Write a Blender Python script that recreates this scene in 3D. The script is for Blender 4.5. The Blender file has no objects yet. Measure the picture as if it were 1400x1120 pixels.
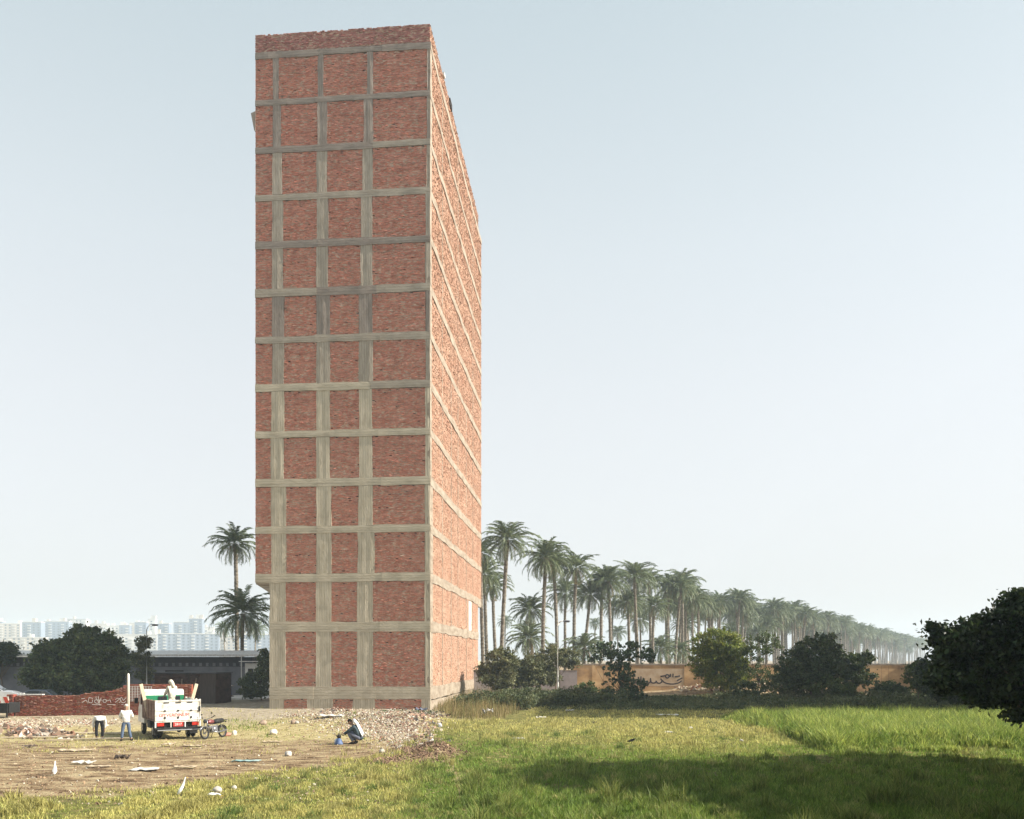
import bpy, math, random
import numpy as np
from mathutils import Vector, Matrix
scene = bpy.context.scene
COL = scene.collection
F, CX, HY, H = 1180.0, 700.0, 900.0, 4.0      # focal length in photo pixels, principal column, horizon row, eye height (m)
# ------------------------------------------------------------------ camera
cam_d = bpy.data.cameras.new('camera'); cam = bpy.data.objects.new('camera', cam_d); COL.objects.link(cam)
cam.location = (0, 0, H); cam.rotation_euler = (math.pi/2, 0, 0)
cam_d.sensor_width = 36; cam_d.lens = F/1400*36; cam_d.shift_y = 340/1400.0
cam_d.clip_start = 0.1; cam_d.clip_end = 8000
scene.camera = cam
# ------------------------------------------------------------------ sky, sun, exposure
SUN_EL, SUN_PHI = math.radians(37), math.radians(7)     # elevation; how far the sun stands towards the camera from due right
sdir = Vector((math.cos(SUN_PHI)*math.cos(SUN_EL), -math.sin(SUN_PHI)*math.cos(SUN_EL), math.sin(SUN_EL)))
world = bpy.data.worlds.new("World"); scene.world = world; world.use_nodes = True
wn = world.node_tree; bg = wn.nodes['Background']
sky = wn.nodes.new('ShaderNodeTexSky'); sky.sky_type = 'NISHITA'; sky.sun_disc = False
sky.sun_elevation = SUN_EL; sky.sun_rotation = math.pi/2 + SUN_PHI
sky.air_density = 1.0; sky.dust_density = 4.0; sky.ozone_density = 1.5; sky.altitude = 0
hsv = wn.nodes.new('ShaderNodeHueSaturation'); hsv.inputs['Saturation'].default_value = 0.40; hsv.inputs['Hue'].default_value = 0.497
wn.links.new(sky.outputs[0], hsv.inputs['Color']); veil = wn.nodes.new('ShaderNodeMix'); veil.data_type = 'RGBA'; veil.inputs[0].default_value = 0.80
wtc = wn.nodes.new('ShaderNodeTexCoord'); wsp = wn.nodes.new('ShaderNodeSeparateXYZ'); wcr = wn.nodes.new('ShaderNodeValToRGB')
wn.links.new(wtc.outputs['Generated'], wsp.inputs[0]); wn.links.new(wsp.outputs['Z'], wcr.inputs[0]); wn.links.new(wcr.outputs[0], veil.inputs[7])   # haze veil of the sky, thickest at the horizon
for k_, (p_, c_) in enumerate([(0.0, (2.40,2.38,2.36)), (0.28, (2.26,2.34,2.38)), (0.42, (2.08,2.26,2.33)), (0.60, (1.66,1.96,2.06)), (1.0, (1.1,1.5,1.75))]):
    e_ = wcr.color_ramp.elements[k_] if k_ < 1 else (wcr.color_ramp.elements.new(p_) if p_ < 1 else wcr.color_ramp.elements[-1]); e_.position = p_; e_.color = (*c_, 1)

wn.links.new(hsv.outputs[0], veil.inputs[6]); wn.links.new(veil.outputs[2], bg.inputs[0]); bg.inputs[1].default_value = 0.139
sun_d = bpy.data.lights.new('sun', 'SUN'); sun = bpy.data.objects.new('sun', sun_d); COL.objects.link(sun)
sun_d.energy = 4.1; sun_d.angle = math.radians(0.6); sun_d.color = (1.0, 0.93, 0.82)
sun.rotation_euler = (-sdir).to_track_quat('-Z', 'Y').to_euler()
scene.view_settings.view_transform = 'Standard'; scene.view_settings.look = 'None'
scene.view_settings.exposure = 1.3; scene.view_settings.gamma = 1.0
scene.render.engine = 'CYCLES'
scene.cycles.max_bounces = 6; scene.cycles.diffuse_bounces = 3; scene.cycles.volume_bounces = 2
scene.cycles.transparent_max_bounces = 6
HAZE_DENSITY = 0.00045

# ------------------------------------------------------------------ helpers
R = random.Random(11)
rng = np.random.default_rng(5)
def G(x, y):
    Z = F*H/(y-HY); return ((x-CX)/F*Z, Z)
def P(x, y, Z): return ((x-CX)/F*Z, Z, H-(y-HY)/F*Z)
def tag(o, label=None, cat=None, group=None, kind=None):
    if label: o['label'] = label
    if cat: o['category'] = cat
    if group: o['group'] = group
    if kind: o['kind'] = kind
    return o
def empty(name, loc=(0,0,0), rz=0.0, label=None, cat=None, group=None):
    o = bpy.data.objects.new(name, None); COL.objects.link(o); o.location = loc; o.rotation_euler = (0,0,rz)
    o.empty_display_size = .2
    return tag(o, label, cat, group)
def np_mesh(name, V, Fa, mat=None, parent=None, smooth=False, colors=None, mats=None, midx=None):
    V = np.asarray(V, dtype=np.float32).reshape(-1,3); Fa = np.asarray(Fa, dtype=np.int32)
    k = Fa.shape[1]; m = Fa.shape[0]
    me = bpy.data.meshes.new(name)
    me.vertices.add(len(V)); me.vertices.foreach_set('co', V.ravel())
    me.loops.add(m*k); me.loops.foreach_set('vertex_index', Fa.ravel())
    me.polygons.add(m); me.polygons.foreach_set('loop_start', np.arange(0, m*k, k, dtype=np.int32))
    me.polygons.foreach_set('loop_total', np.full(m, k, dtype=np.int32))
    if mats:
        for q in mats: me.materials.append(q)
        me.polygons.foreach_set('material_index', np.asarray(midx, dtype=np.int32))
    elif mat: me.materials.append(mat)
    me.update(calc_edges=True)
    me.polygons.foreach_set('use_smooth', np.full(m, bool(smooth)))
    if colors is not None:
        c = np.ones((len(V),4), dtype=np.float32); c[:, :3] = colors
        a = me.color_attributes.new('Col', 'FLOAT_COLOR', 'POINT'); a.data.foreach_set('color', c.ravel())
    o = bpy.data.objects.new(name, me); COL.objects.link(o)
    if parent: o.parent = parent
    return o
class MB:
    """collects boxes, tubes and so on; build() links them as ONE mesh object"""
    def __init__(s): s.v = []; s.f = []; s.m = []; s.mi = 0
    def add(s, vs, fs):
        b = len(s.v); s.v += [tuple(v) for v in vs]; s.f += [tuple(b+i for i in f) for f in fs]; s.m += [s.mi]*len(fs); return s
    def box(s, x0, x1, y0, y1, z0, z1, M=None):
        vs = [(x0,y0,z0),(x1,y0,z0),(x1,y1,z0),(x0,y1,z0),(x0,y0,z1),(x1,y0,z1),(x1,y1,z1),(x0,y1,z1)]
        if M: vs = [M @ Vector(v) for v in vs]
        return s.add(vs, [(0,3,2,1),(4,5,6,7),(0,1,5,4),(1,2,6,5),(2,3,7,6),(3,0,4,7)])
    def tube(s, pts, rads, n=8, cap=True):
        pts = [Vector(p) for p in pts]; rings = []
        if not hasattr(rads, '__len__'): rads = [rads]*len(pts)
        up = Vector((0,0,1))
        for i, p in enumerate(pts):
            d = (pts[min(i+1, len(pts)-1)] - pts[max(i-1, 0)]).normalized()
            a = d.cross(up)
            if a.length < 1e-3: a = d.cross(Vector((1,0,0)))
            a.normalize(); b = d.cross(a).normalized()
            rings.append([p + (a*math.cos(t)+b*math.sin(t))*rads[i] for t in [2*math.pi*k/n for k in range(n)]])
        vs = [v for r in rings for v in r]; fs = []
        for i in range(len(pts)-1):
            for k in range(n):
                fs.append((i*n+k, i*n+(k+1)%n, (i+1)*n+(k+1)%n, (i+1)*n+k))
        if cap: fs += [tuple(range(n))[::-1], tuple(range((len(pts)-1)*n, len(pts)*n))]
        return s.add(vs, fs)
    def ell(s, c, r, n=10, m=6, M=None):
        vs = []; fs = []
        for i in range(m+1):
            t = math.pi*i/m
            for k in range(n):
                p = 2*math.pi*k/n
                vs.append(Vector((c[0]+r[0]*math.sin(t)*math.cos(p), c[1]+r[1]*math.sin(t)*math.sin(p), c[2]+r[2]*math.cos(t))))
        if M: vs = [M @ v for v in vs]
        for i in range(m):
            for k in range(n): fs.append((i*n+k, (i+1)*n+k, (i+1)*n+(k+1)%n, i*n+(k+1)%n))
        return s.add(vs, fs)
    def torus(s, c, Rr, r, axis='x', n=24, m=8, sq=1.0):
        vs = []; fs = []
        for i in range(n):
            a = 2*math.pi*i/n
            for k in range(m):
                b = 2*math.pi*k/m
                rad = Rr + r*math.cos(b); w = r*sq*math.sin(b)
                if axis == 'x': vs.append((c[0]+w, c[1]+rad*math.cos(a), c[2]+rad*math.sin(a)))
                elif axis == 'y': vs.append((c[0]+rad*math.cos(a), c[1]+w, c[2]+rad*math.sin(a)))
                else: vs.append((c[0]+rad*math.cos(a), c[1]+rad*math.sin(a), c[2]+w))
        for i in range(n):
            for k in range(m):
                fs.append((i*m+k, ((i+1)%n)*m+k, ((i+1)%n)*m+(k+1)%m, i*m+(k+1)%m))
        return s.add(vs, fs)
    def prism(s, pts, y0, y1, M=None):
        """outline pts in (x,z), extruded along y"""
        n = len(pts)
        vs = [(p[0], y0, p[1]) for p in pts] + [(p[0], y1, p[1]) for p in pts]
        if M: vs = [M @ Vector(v) for v in vs]
        fs = [tuple(range(n)), tuple(range(n, 2*n))[::-1]] + [(i, i+n, (i+1)%n+n, (i+1)%n) for i in range(n)]
        return s.add(vs, fs)
    def prismx(s, pts, x0, x1):
        """outline pts in (y,z), extruded along x"""
        n = len(pts)
        vs = [(x0, p[0], p[1]) for p in pts] + [(x1, p[0], p[1]) for p in pts]
        fs = [tuple(range(n))[::-1], tuple(range(n, 2*n))] + [(i, (i+1)%n, (i+1)%n+n, i+n) for i in range(n)]
        return s.add(vs, fs)
    def build(s, name, mat, parent=None, smooth=False, bevel=0.0):
        me = bpy.data.meshes.new(name); me.from_pydata(s.v, [], s.f)
        ms = mat if isinstance(mat, (list, tuple)) else [mat]
        for q in ms: me.materials.append(q)
        if len(ms) > 1: me.polygons.foreach_set('material_index', s.m)
        me.update()
        if smooth:
            me.polygons.foreach_set('use_smooth', [True]*len(me.polygons))
        o = bpy.data.objects.new(name, me); COL.objects.link(o)
        if parent: o.parent = parent
        if bevel:
            b = o.modifiers.new('bevel', 'BEVEL'); b.width = bevel; b.segments = 2; b.limit_method = 'ANGLE'
        return o
def copy_tree(o, parent=None):
    c = o.copy(); COL.objects.link(c); c.parent = parent
    for ch in list(o.children): copy_tree(ch, c)
    return c
# ---- materials
def srgb(r, g, b):
    f = lambda c: (c/255/12.92) if c/255 <= .04045 else ((c/255+.055)/1.055)**2.4
    return (f(r), f(g), f(b))
def mat(name, cols, scale=4.0, stretch=(1,1,1), rough=0.85, bump=0.0, bscale=30.0, island=0.0, attr=False, spec=0.2,
        metallic=0.0, trans=0.0, detail=6, hard=(0.35,0.65), coat=0.0, objrand=0.0, huev=1.0, bdist=0.02, geo=False):
    m = bpy.data.materials.new(name); m.use_nodes = True; nt = m.node_tree; N = nt.nodes; L = nt.links
    bs = N['Principled BSDF']; out = N['Material Output']
    bs.inputs['Roughness'].default_value = rough; bs.inputs['Specular IOR Level'].default_value = spec
    bs.inputs['Metallic'].default_value = metallic
    if coat: bs.inputs['Coat Weight'].default_value = coat; bs.inputs['Coat Roughness'].default_value = .1
    tc = N.new('ShaderNodeTexCoord'); mp = N.new('ShaderNodeMapping'); mp.inputs['Scale'].default_value = stretch
    if geo:
        g = N.new('ShaderNodeNewGeometry'); L.new(g.outputs['Position'], mp.inputs['Vector'])
    else: L.new(tc.outputs['Object'], mp.inputs['Vector'])
    if attr:
        a = N.new('ShaderNodeVertexColor'); a.layer_name = 'Col'; c = a.outputs['Color']
        if len(cols) and cols[0] is not None:
            pass
    elif len(cols) == 1:
        rgb = N.new('ShaderNodeRGB'); rgb.outputs[0].default_value = (*cols[0], 1); c = rgb.outputs[0]
    else:
        nz = N.new('ShaderNodeTexNoise'); nz.inputs['Scale'].default_value = scale; nz.inputs['Detail'].default_value = detail
        nz.inputs['Roughness'].default_value = .6
        L.new(mp.outputs[0], nz.inputs['Vector'])
        cr = N.new('ShaderNodeValToRGB'); L.new(nz.outputs['Fac'], cr.inputs[0])
        el = cr.color_ramp.elements
        el[0].position, el[1].position = hard; el[0].color = (*cols[0],1); el[1].color = (*cols[-1],1)
        for i, cc in enumerate(cols[1:-1]):
            e = el.new(hard[0]+(hard[1]-hard[0])*(i+1)/(len(cols)-1)); e.color = (*cc,1)
        c = cr.outputs[0]
    if island or objrand:
        g = N.new('ShaderNodeNewGeometry'); oi = N.new('ShaderNodeObjectInfo')
        hs = N.new('ShaderNodeHueSaturation'); mr = N.new('ShaderNodeMapRange')
        amt = island or objrand
        L.new(g.outputs['Random Per Island'] if island else oi.outputs['Random'], mr.inputs[0])
        mr.inputs[3].default_value = 1-amt; mr.inputs[4].default_value = 1+amt
        L.new(mr.outputs[0], hs.inputs['Value']); L.new(c, hs.inputs['Color'])
        m2 = N.new('ShaderNodeMapRange'); mm = N.new('ShaderNodeMath'); mm.operation = 'MULTIPLY'; mm.inputs[1].default_value = 7.31
        fr = N.new('ShaderNodeMath'); fr.operation = 'FRACT'
        L.new(g.outputs['Random Per Island'] if island else oi.outputs['Random'], mm.inputs[0]); L.new(mm.outputs[0], fr.inputs[0]); L.new(fr.outputs[0], m2.inputs[0])
        m2.inputs[3].default_value = .5-.03*min(1, amt*2)*huev; m2.inputs[4].default_value = .5+.03*min(1, amt*2)*huev
        L.new(m2.outputs[0], hs.inputs['Hue'])
        c = hs.outputs[0]
    L.new(c, bs.inputs['Base Color'])
    if bump:
        nb = N.new('ShaderNodeTexNoise'); nb.inputs['Scale'].default_value = bscale; nb.inputs['Detail'].default_value = 5
        L.new(mp.outputs[0], nb.inputs['Vector'])
        bp = N.new('ShaderNodeBump'); bp.inputs['Strength'].default_value = bump; bp.inputs['Distance'].default_value = bdist
        L.new(nb.outputs['Fac'], bp.inputs['Height']); L.new(bp.outputs[0], bs.inputs['Normal'])
    if trans:
        tr = N.new('ShaderNodeBsdfTranslucent'); L.new(c, tr.inputs['Color'])
        mx = N.new('ShaderNodeMixShader'); mx.inputs[0].default_value = trans
        L.new(bs.outputs[0], mx.inputs[1]); L.new(tr.outputs[0], mx.inputs[2]); L.new(mx.outputs[0], out.inputs[0])
    return m
# smooth pseudo-noise on arrays
_ph = np.random.default_rng(3).uniform(0, 6.28, (8, 3)); _dr = np.random.default_rng(4).normal(0, 1, (8, 2))
def sn(x, y, s):
    v = 0
    for k in range(8):
        v = v + np.sin((_dr[k,0]*x + _dr[k,1]*y)/s*(1+.23*k) + _ph[k,0] + .9*np.sin((_dr[k,1]*x - _dr[k,0]*y)/s*.7 + _ph[k,1]))
    return v/8*1.6
MOUNDS = []   # (x, y, rx, ry, h)
def mound(px, py, rx, ry, h):
    x, y = G(px, py); MOUNDS.append((x, y, rx, ry, h))
mound(520, 988, 3.6, 2.2, .55); mound(480, 984, 3.0, 1.6, .35); mound(560, 992, 1.9, 2.6, .5); mound(420, 986, 2.2, .9, .22)
mound(598, 1030, .75, .8, .50); mound(572, 1034, 1.1, .7, .22)
mound(990, 950, 7.5, 3.6, 1.15); mound(1060, 949, 7.0, 3.4, .9); mound(800, 949, 8, 3, .35)
def gh(x, y):
    x = np.asarray(x, dtype=float); y = np.asarray(y, dtype=float)
    h = .05*sn(x, y, 6.0) + .025*sn(x+40, y, 1.6)
    near = np.clip((140-y)/60, 0, 1)
    for (mx, my, rx, ry, hh) in MOUNDS:
        h = h + hh*np.exp(-(((x-mx)/rx)**2 + ((y-my)/ry)**2))
    return h*near
def gz(x, y): return float(gh(x, y))
def GP(px, py):
    x, y = G(px, py); return (x, y, gz(x, y))
def proj(X, Y): return CX + X/Y*F, HY + H/Y*F
interp = np.interp
def yb_green(px): return interp(px, [-200,0,150,350,450,540,585,610,700,760,1600], [1100,1098,1086,1062,1048,1030,1000,985,975,962,960])

# ------------------------------------------------------------------ ground
def axis(a0, a1, s, far0, far1):
    xs = list(np.arange(a0, a1, s)); st = s; x = a1
    while x < far1: xs.append(x); st *= 1.25; x += st
    xs.append(far1); st = s; x = a0-s; lo = []
    while x > far0: lo.append(x); st *= 1.25; x -= st
    lo.append(far0); return np.array(sorted(lo)+xs)
xs = axis(-34, 48, .2, -1300, 1300); ys = axis(17, 104, .2, -40, 1400)
GX, GY = np.meshgrid(xs, ys); nx, ny = len(xs), len(ys)
GZ = gh(GX, GY) + np.where((GY < 60) & (GY > 10), .012*sn(GX*3, GY*3, 1.0), 0)
V = np.stack([GX.ravel(), GY.ravel(), GZ.ravel()], 1)
i = np.arange((ny-1)*(nx-1)); r_, c_ = i//(nx-1), i % (nx-1); b = r_*nx+c_
Fq = np.stack([b, b+1, b+nx+1, b+nx], 1)
Yc = np.maximum(GY, 5); PX, PY = proj(GX, Yc)
nz1 = sn(GX, GY, 2.2); nz2 = sn(GX+9, GY-4, .7)
ss = lambda t: np.clip(t, 0, 1)**2*(3-2*np.clip(t, 0, 1))
green = ss((PY - yb_green(PX) + 7*nz1 + 5*nz2)/14+.5)
straw = ss((1022 - PY + 9*nz1)/14)*(PX < 700)
straw = np.maximum(straw, ss((1012-PY+5*nz1)/22)*(PX >= 590)*green)
dust = ss((990-PY+5*nz1)/10)*ss((PX-180)/30)*ss((612-PX)/20)
straw = np.maximum(straw, ss(1-np.abs(PX-(612+(PY-1030)*.33)+6*nz2)/13)*ss((PY-1028)/14)*.9)
green = green*(1-.9*ss(1-np.abs(PX-(612+(PY-1030)*.33)+6*nz2)/13)*ss((PY-1028)/14))
dust = np.maximum(dust, ss((996-PY)/8)*(PX < 240)*.75)
soil = np.exp(-(((PX-588)/38)**2+((PY-1032)/11)**2)*1.2) + np.exp(-(((PX-545)/30)**2+((PY-1040)/5)**2))
green = green*(1-np.clip(soil*1.5, 0, 1)); straw = straw*(1-np.clip(soil*1.5, 0, 1))
green[GY > 72] *= .75
cols = np.stack([green.ravel(), straw.ravel(), dust.ravel()], 1)
gm = bpy.data.materials.new('ground_soil_and_turf'); gm.use_nodes = True
nt = gm.node_tree; N = nt.nodes; L = nt.links; bs = N['Principled BSDF']
bs.inputs['Roughness'].default_value = .95; bs.inputs['Specular IOR Level'].default_value = .1
geo = N.new('ShaderNodeNewGeometry'); vc = N.new('ShaderNodeVertexColor'); vc.layer_name = 'Col'
sep = N.new('ShaderNodeSeparateColor'); L.new(vc.outputs[0], sep.inputs[0])
def ramp_noise(scale, stops, stretch=(1,1,1), detail=8):
    mp = N.new('ShaderNodeMapping'); mp.inputs['Scale'].default_value = stretch; L.new(geo.outputs['Position'], mp.inputs[0])
    z = N.new('ShaderNodeTexNoise'); z.inputs['Scale'].default_value = scale; z.inputs['Detail'].default_value = detail; z.inputs['Roughness'].default_value = .65
    L.new(mp.outputs[0], z.inputs['Vector'])
    r = N.new('ShaderNodeValToRGB'); L.new(z.outputs['Fac'], r.inputs[0]); el = r.color_ramp.elements
    el[0].position, el[0].color = stops[0][0], (*stops[0][1],1); el[1].position, el[1].color = stops[-1][0], (*stops[-1][1],1)
    for p, cc in stops[1:-1]: e = el.new(p); e.color = (*cc,1)
    return r.outputs[0], z.outputs['Fac']
soilc, zf = ramp_noise(1.3, [(.34, (.07,.044,.026)), (.42, (.165,.108,.06)), (.51, (.29,.21,.122)), (.62, (.40,.32,.19))], (.7,1.3,1))
strawc, _ = ramp_noise(2.2, [(.33, (.20,.15,.07)), (.45, (.34,.275,.13)), (.6, (.46,.39,.21))])
dustc, _ = ramp_noise(1.8, [(.33, (.22,.175,.12)), (.5, (.34,.285,.205)), (.66, (.44,.385,.29))])
greenc, _ = ramp_noise(2.0, [(.35, (.07,.075,.022)), (.5, (.14,.14,.04)), (.62, (.27,.22,.09))])
def mixc(a, b, fac):
    m_ = N.new('ShaderNodeMix'); m_.data_type = 'RGBA'; L.new(fac, m_.inputs[0]); L.new(a, m_.inputs[6]); L.new(b, m_.inputs[7]); return m_.outputs[2]
c = mixc(soilc, strawc, sep.outputs[1]); c = mixc(c, greenc, sep.outputs[0]); c = mixc(c, dustc, sep.outputs[2])
L.new(c, bs.inputs['Base Color'])
_, bf = ramp_noise(9.0, [(.3,(0,0,0)), (.7,(1,1,1))], detail=10)
bp = N.new('ShaderNodeBump'); bp.inputs['Strength'].default_value = 1.0; bp.inputs['Distance'].default_value = .14
L.new(bf, bp.inputs['Height']); L.new(bp.outputs[0], bs.inputs['Normal'])
tag(np_mesh('ground', V, Fq, gm, smooth=True, colors=cols), kind='structure')

# ------------------------------------------------------------------ the brick tower
YAW = -math.radians(5.1)
TX, TY = -6.40, 67.4
cy_, sy_ = math.cos(YAW), math.sin(YAW)
def fs(px):   # photo column -> distance along the front (negative to the left of the corner)
    r = (px-CX)/F; return (TY*r - TX)/(cy_ - sy_*r)
def sl(px):   # photo column -> distance along the side wall
    r = (px-CX)/F; return (TY*r - TX)/(-sy_ - cy_*r)
def hz(py): return H + (HY-py)*TY/F
tower = empty('apartment_tower', (TX, TY, 0), YAW, 'very tall narrow unfinished red brick tower with a bare concrete frame and blind walls', 'tower')
conc_cols_up = [(.185,.15,.125), (.26,.215,.18), (.34,.29,.245)]  # upper frame painted darker, out of reach of light bounced off the ground
conc_cols_lo = [(.35,.295,.215), (.47,.41,.31), (.58,.51,.395)]
conc_cols_md = [(.25,.21,.165), (.345,.295,.235), (.44,.385,.31)]
def conc(nm, cc, st):
    m = mat(nm, cc, scale=1.3, stretch=st, rough=.9, bump=.8, bscale=5.0, bdist=.05, hard=(.24,.76), detail=12)
    nt = m.node_tree; N = nt.nodes; L = nt.links; bs = N['Principled BSDF']; src = bs.inputs['Base Color'].links[0].from_socket
    tc = N.new('ShaderNodeTexCoord'); mp = N.new('ShaderNodeMapping'); wv = N.new('ShaderNodeTexWave'); L.new(tc.outputs['Object'], mp.inputs[0]); L.new(mp.outputs[0], wv.inputs['Vector'])
    if st[0] > st[2]: mp.inputs['Scale'].default_value = (1,1,.01); wv.bands_direction = 'DIAGONAL'; wv.inputs['Scale'].default_value = 3.3
    else: mp.inputs['Scale'].default_value = (.02,.02,1); wv.bands_direction = 'Z'; wv.inputs['Scale'].default_value = 1.5
    wv.inputs['Distortion'].default_value = 1.2; wv.inputs['Detail'].default_value = 3; wv.inputs['Detail Scale'].default_value = 1.5
    r = N.new('ShaderNodeValToRGB'); L.new(wv.outputs['Fac'], r.inputs[0]); r.color_ramp.elements[0].position = 0; r.color_ramp.elements[0].color = (.42,.40,.38,1); r.color_ramp.elements[1].position = .16; r.color_ramp.elements[1].color = (1,1,1,1)
    mx = N.new('ShaderNodeMix'); mx.data_type = 'RGBA'; mx.blend_type = 'MULTIPLY'; mx.inputs[0].default_value = .42; L.new(src, mx.inputs[6]); L.new(r.outputs[0], mx.inputs[7]); L.new(mx.outputs[2], bs.inputs['Base Color'])
    return m
CV = [conc('concrete_dimmed_grey_v', conc_cols_up, (3.2,3.2,.6)), conc('concrete_grey_v', conc_cols_md, (3.2,3.2,.6)), conc('concrete_beige_v', conc_cols_lo, (3.2,3.2,.6))]
CH = [conc('concrete_dimmed_grey_h', conc_cols_up, (.7,.7,3.4)), conc('concrete_grey_h', conc_cols_md, (.7,.7,3.4)), conc('concrete_beige_h', conc_cols_lo, (.7,.7,3.4))]
PL = mat('pale_plaster', [(.22,.175,.13), (.29,.24,.185), (.35,.30,.235)], scale=1.2, stretch=(1,.5,2), rough=.9, bump=.5, bscale=6)
brick_f = mat('brick_front', [(.42,.152,.10), (.52,.208,.145), (.61,.28,.208)], scale=.6, stretch=(1,1,4), island=.2, huev=.25, rough=.92, bump=.6, bscale=25, hard=(.3,.7))
brick_s = mat('brick_side', [(.36,.19,.125), (.43,.255,.175), (.48,.31,.225)], scale=.5, stretch=(1,1,1.5), island=.16, huev=.3, rough=.92, bump=.6, bscale=25, hard=(.3,.7))  # same brick as the front, washed paler for sun, haze and dust
brick_p = mat('brick_parapet', [(.29,.11,.09), (.37,.155,.13), (.44,.21,.175)], scale=.8, stretch=(1,1,3), island=.2, huev=.3, rough=.92, bump=.5, bscale=25, hard=(.3,.7))
mortar_m = mat('mortar', [(.36,.215,.15), (.55,.41,.31)], scale=3, rough=.95)
mortar_s = mat('mortar_side', [(.37,.25,.175), (.46,.34,.25)], scale=3, rough=.95)
def bricks(a0, a1, z0, z1, face, off, seed, bl=.21, bh=.066, holes=True, wob=.012, ragged=0, amp=.011):
    """real bricks on a wall face; face maps (a, d, h) to local coordinates, d = outwards"""
    rg = np.random.default_rng(seed)
    nr = max(1, int(round((z1-z0)/bh))); bh = (z1-z0)/nr
    nc = max(1, int(round((a1-a0)/bl))); bl2 = (a1-a0)/nc
    rr, cc = np.meshgrid(np.arange(nr), np.arange(nc+1), indexing='ij'); rr = rr.ravel(); cc = cc.ravel()
    st = (rr % 2)*.5*bl2 + rg.uniform(-.03,.03, nr)[rr]
    A0 = a0 + cc*bl2 - st; A1 = np.minimum(A0 + bl2 - rg.uniform(.006,.028,len(rr)), a1); A0 = np.maximum(A0, a0)
    keep = (A1-A0) > .04
    roww = rg.normal(0, wob, nr)[rr]
    Z0 = z0 + rr*bh + .006; Z1 = z0 + (rr+1)*bh - rg.uniform(.006,.02,len(rr))
    hole = np.zeros(len(rr), bool)
    if holes:
        hx = np.arange(a0+.35, a1-.1, .95) + rg.uniform(-.15,.15, len(np.arange(a0+.35, a1-.1, .95)))
        for h_ in hx:
            if rg.random() < .95: hole |= (A0 <= h_) & (A1 > h_) & (rr == nr-1-rg.integers(0,2))
            if rg.random() < .08: hole |= (A0 <= h_) & (A1 > h_) & (rr == rg.integers(0,nr))
        for e in (a0+.12, a1-.12):
            for q in range(rg.integers(0,3)):
                hole |= (A0 <= e) & (A1 > e) & (rr == rg.integers(0,nr))
        hole |= rg.random(len(rr)) < .004
    if ragged:
        hole |= (rr >= nr-ragged) & (rg.random(len(rr)) < .16)
    D = off + rg.normal(0, amp, len(rr)) + roww*.4 + (rg.random(len(rr)) < .08)*.03
    k = keep & ~hole; A0k, A1k, Z0k, Z1k, Dk = A0[k], A1[k], Z0[k], Z1[k], D[k]; n = k.sum()
    tilt = rg.normal(0,.006,n)
    q = np.zeros((n,8,3)); B = off-.10
    for j, (a_, z_) in enumerate([(A0k,Z0k),(A1k,Z0k),(A1k,Z1k),(A0k,Z1k)]):
        q[:,j,0] = a_; q[:,j,2] = z_; q[:,j,1] = Dk + tilt*(1 if j in (2,3) else -1)
        q[:,j+4,0] = a_; q[:,j+4,2] = z_; q[:,j+4,1] = B
    base = (np.arange(n)*8)[:,None]
    fl = np.array([[0,1,2,3],[0,4,5,1],[1,5,6,2],[2,6,7,3],[3,7,4,0]])
    Fk = (base[:,:,None] + fl[None]).reshape(-1,4)
    # mortar: one small sheet per cell, left out where a brick is missing
    km = keep & ~hole; nm = km.sum(); mq = np.zeros((nm,4,3))
    zt = z0+(rr+1)*bh
    for j, (a_, z_) in enumerate([(A0,z0+rr*bh),(A0+bl2,z0+rr*bh),(A0+bl2,zt),(A0,zt)]):
        mq[:,j,0] = np.minimum(a_[km], a1); mq[:,j,2] = z_[km]; mq[:,j,1] = off-.014 + .006*np.sin(37*a_[km]+91*rr[km])
    # mortar squeezed out of the bed joints in ragged flakes
    ns = int(n*.42); fx_ = rg.uniform(a0+.05, a1-.05, ns); fl_ = rg.uniform(.03,.16,ns); fz = z0+rg.integers(0,nr+1,ns)*bh+rg.normal(0,.006,ns); fh = rg.uniform(.006,.02,ns); fd = off+rg.uniform(.012,.04,ns)
    sq = np.zeros((ns,4,3)); tl = rg.normal(0,.012,ns)
    for j, (u_, w_) in enumerate([(-1,-1),(1,-1),(1,1),(-1,1)]):
        sq[:,j,0] = np.clip(fx_+u_*fl_, a0, a1); sq[:,j,1] = fd if w_ < 0 else off-.0; sq[:,j,2] = fz+w_*fh+u_*tl
    Vv = np.concatenate([q.reshape(-1,3), mq.reshape(-1,3), sq.reshape(-1,3)])
    Fm = (np.arange(nm+ns)*4)[:,None] + np.arange(4)[None] + n*8
    Ff = np.concatenate([Fk, Fm]); mi = np.concatenate([np.zeros(len(Fk)), np.ones(nm+ns)])
    a, d, h = Vv[:,0], Vv[:,1], Vv[:,2]
    return face(a, d, h), Ff, mi
f_front = lambda a, d, h: np.stack([a, -d, h], 1)
f_side = lambda a, d, h: np.stack([d, a, h], 1)
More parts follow.
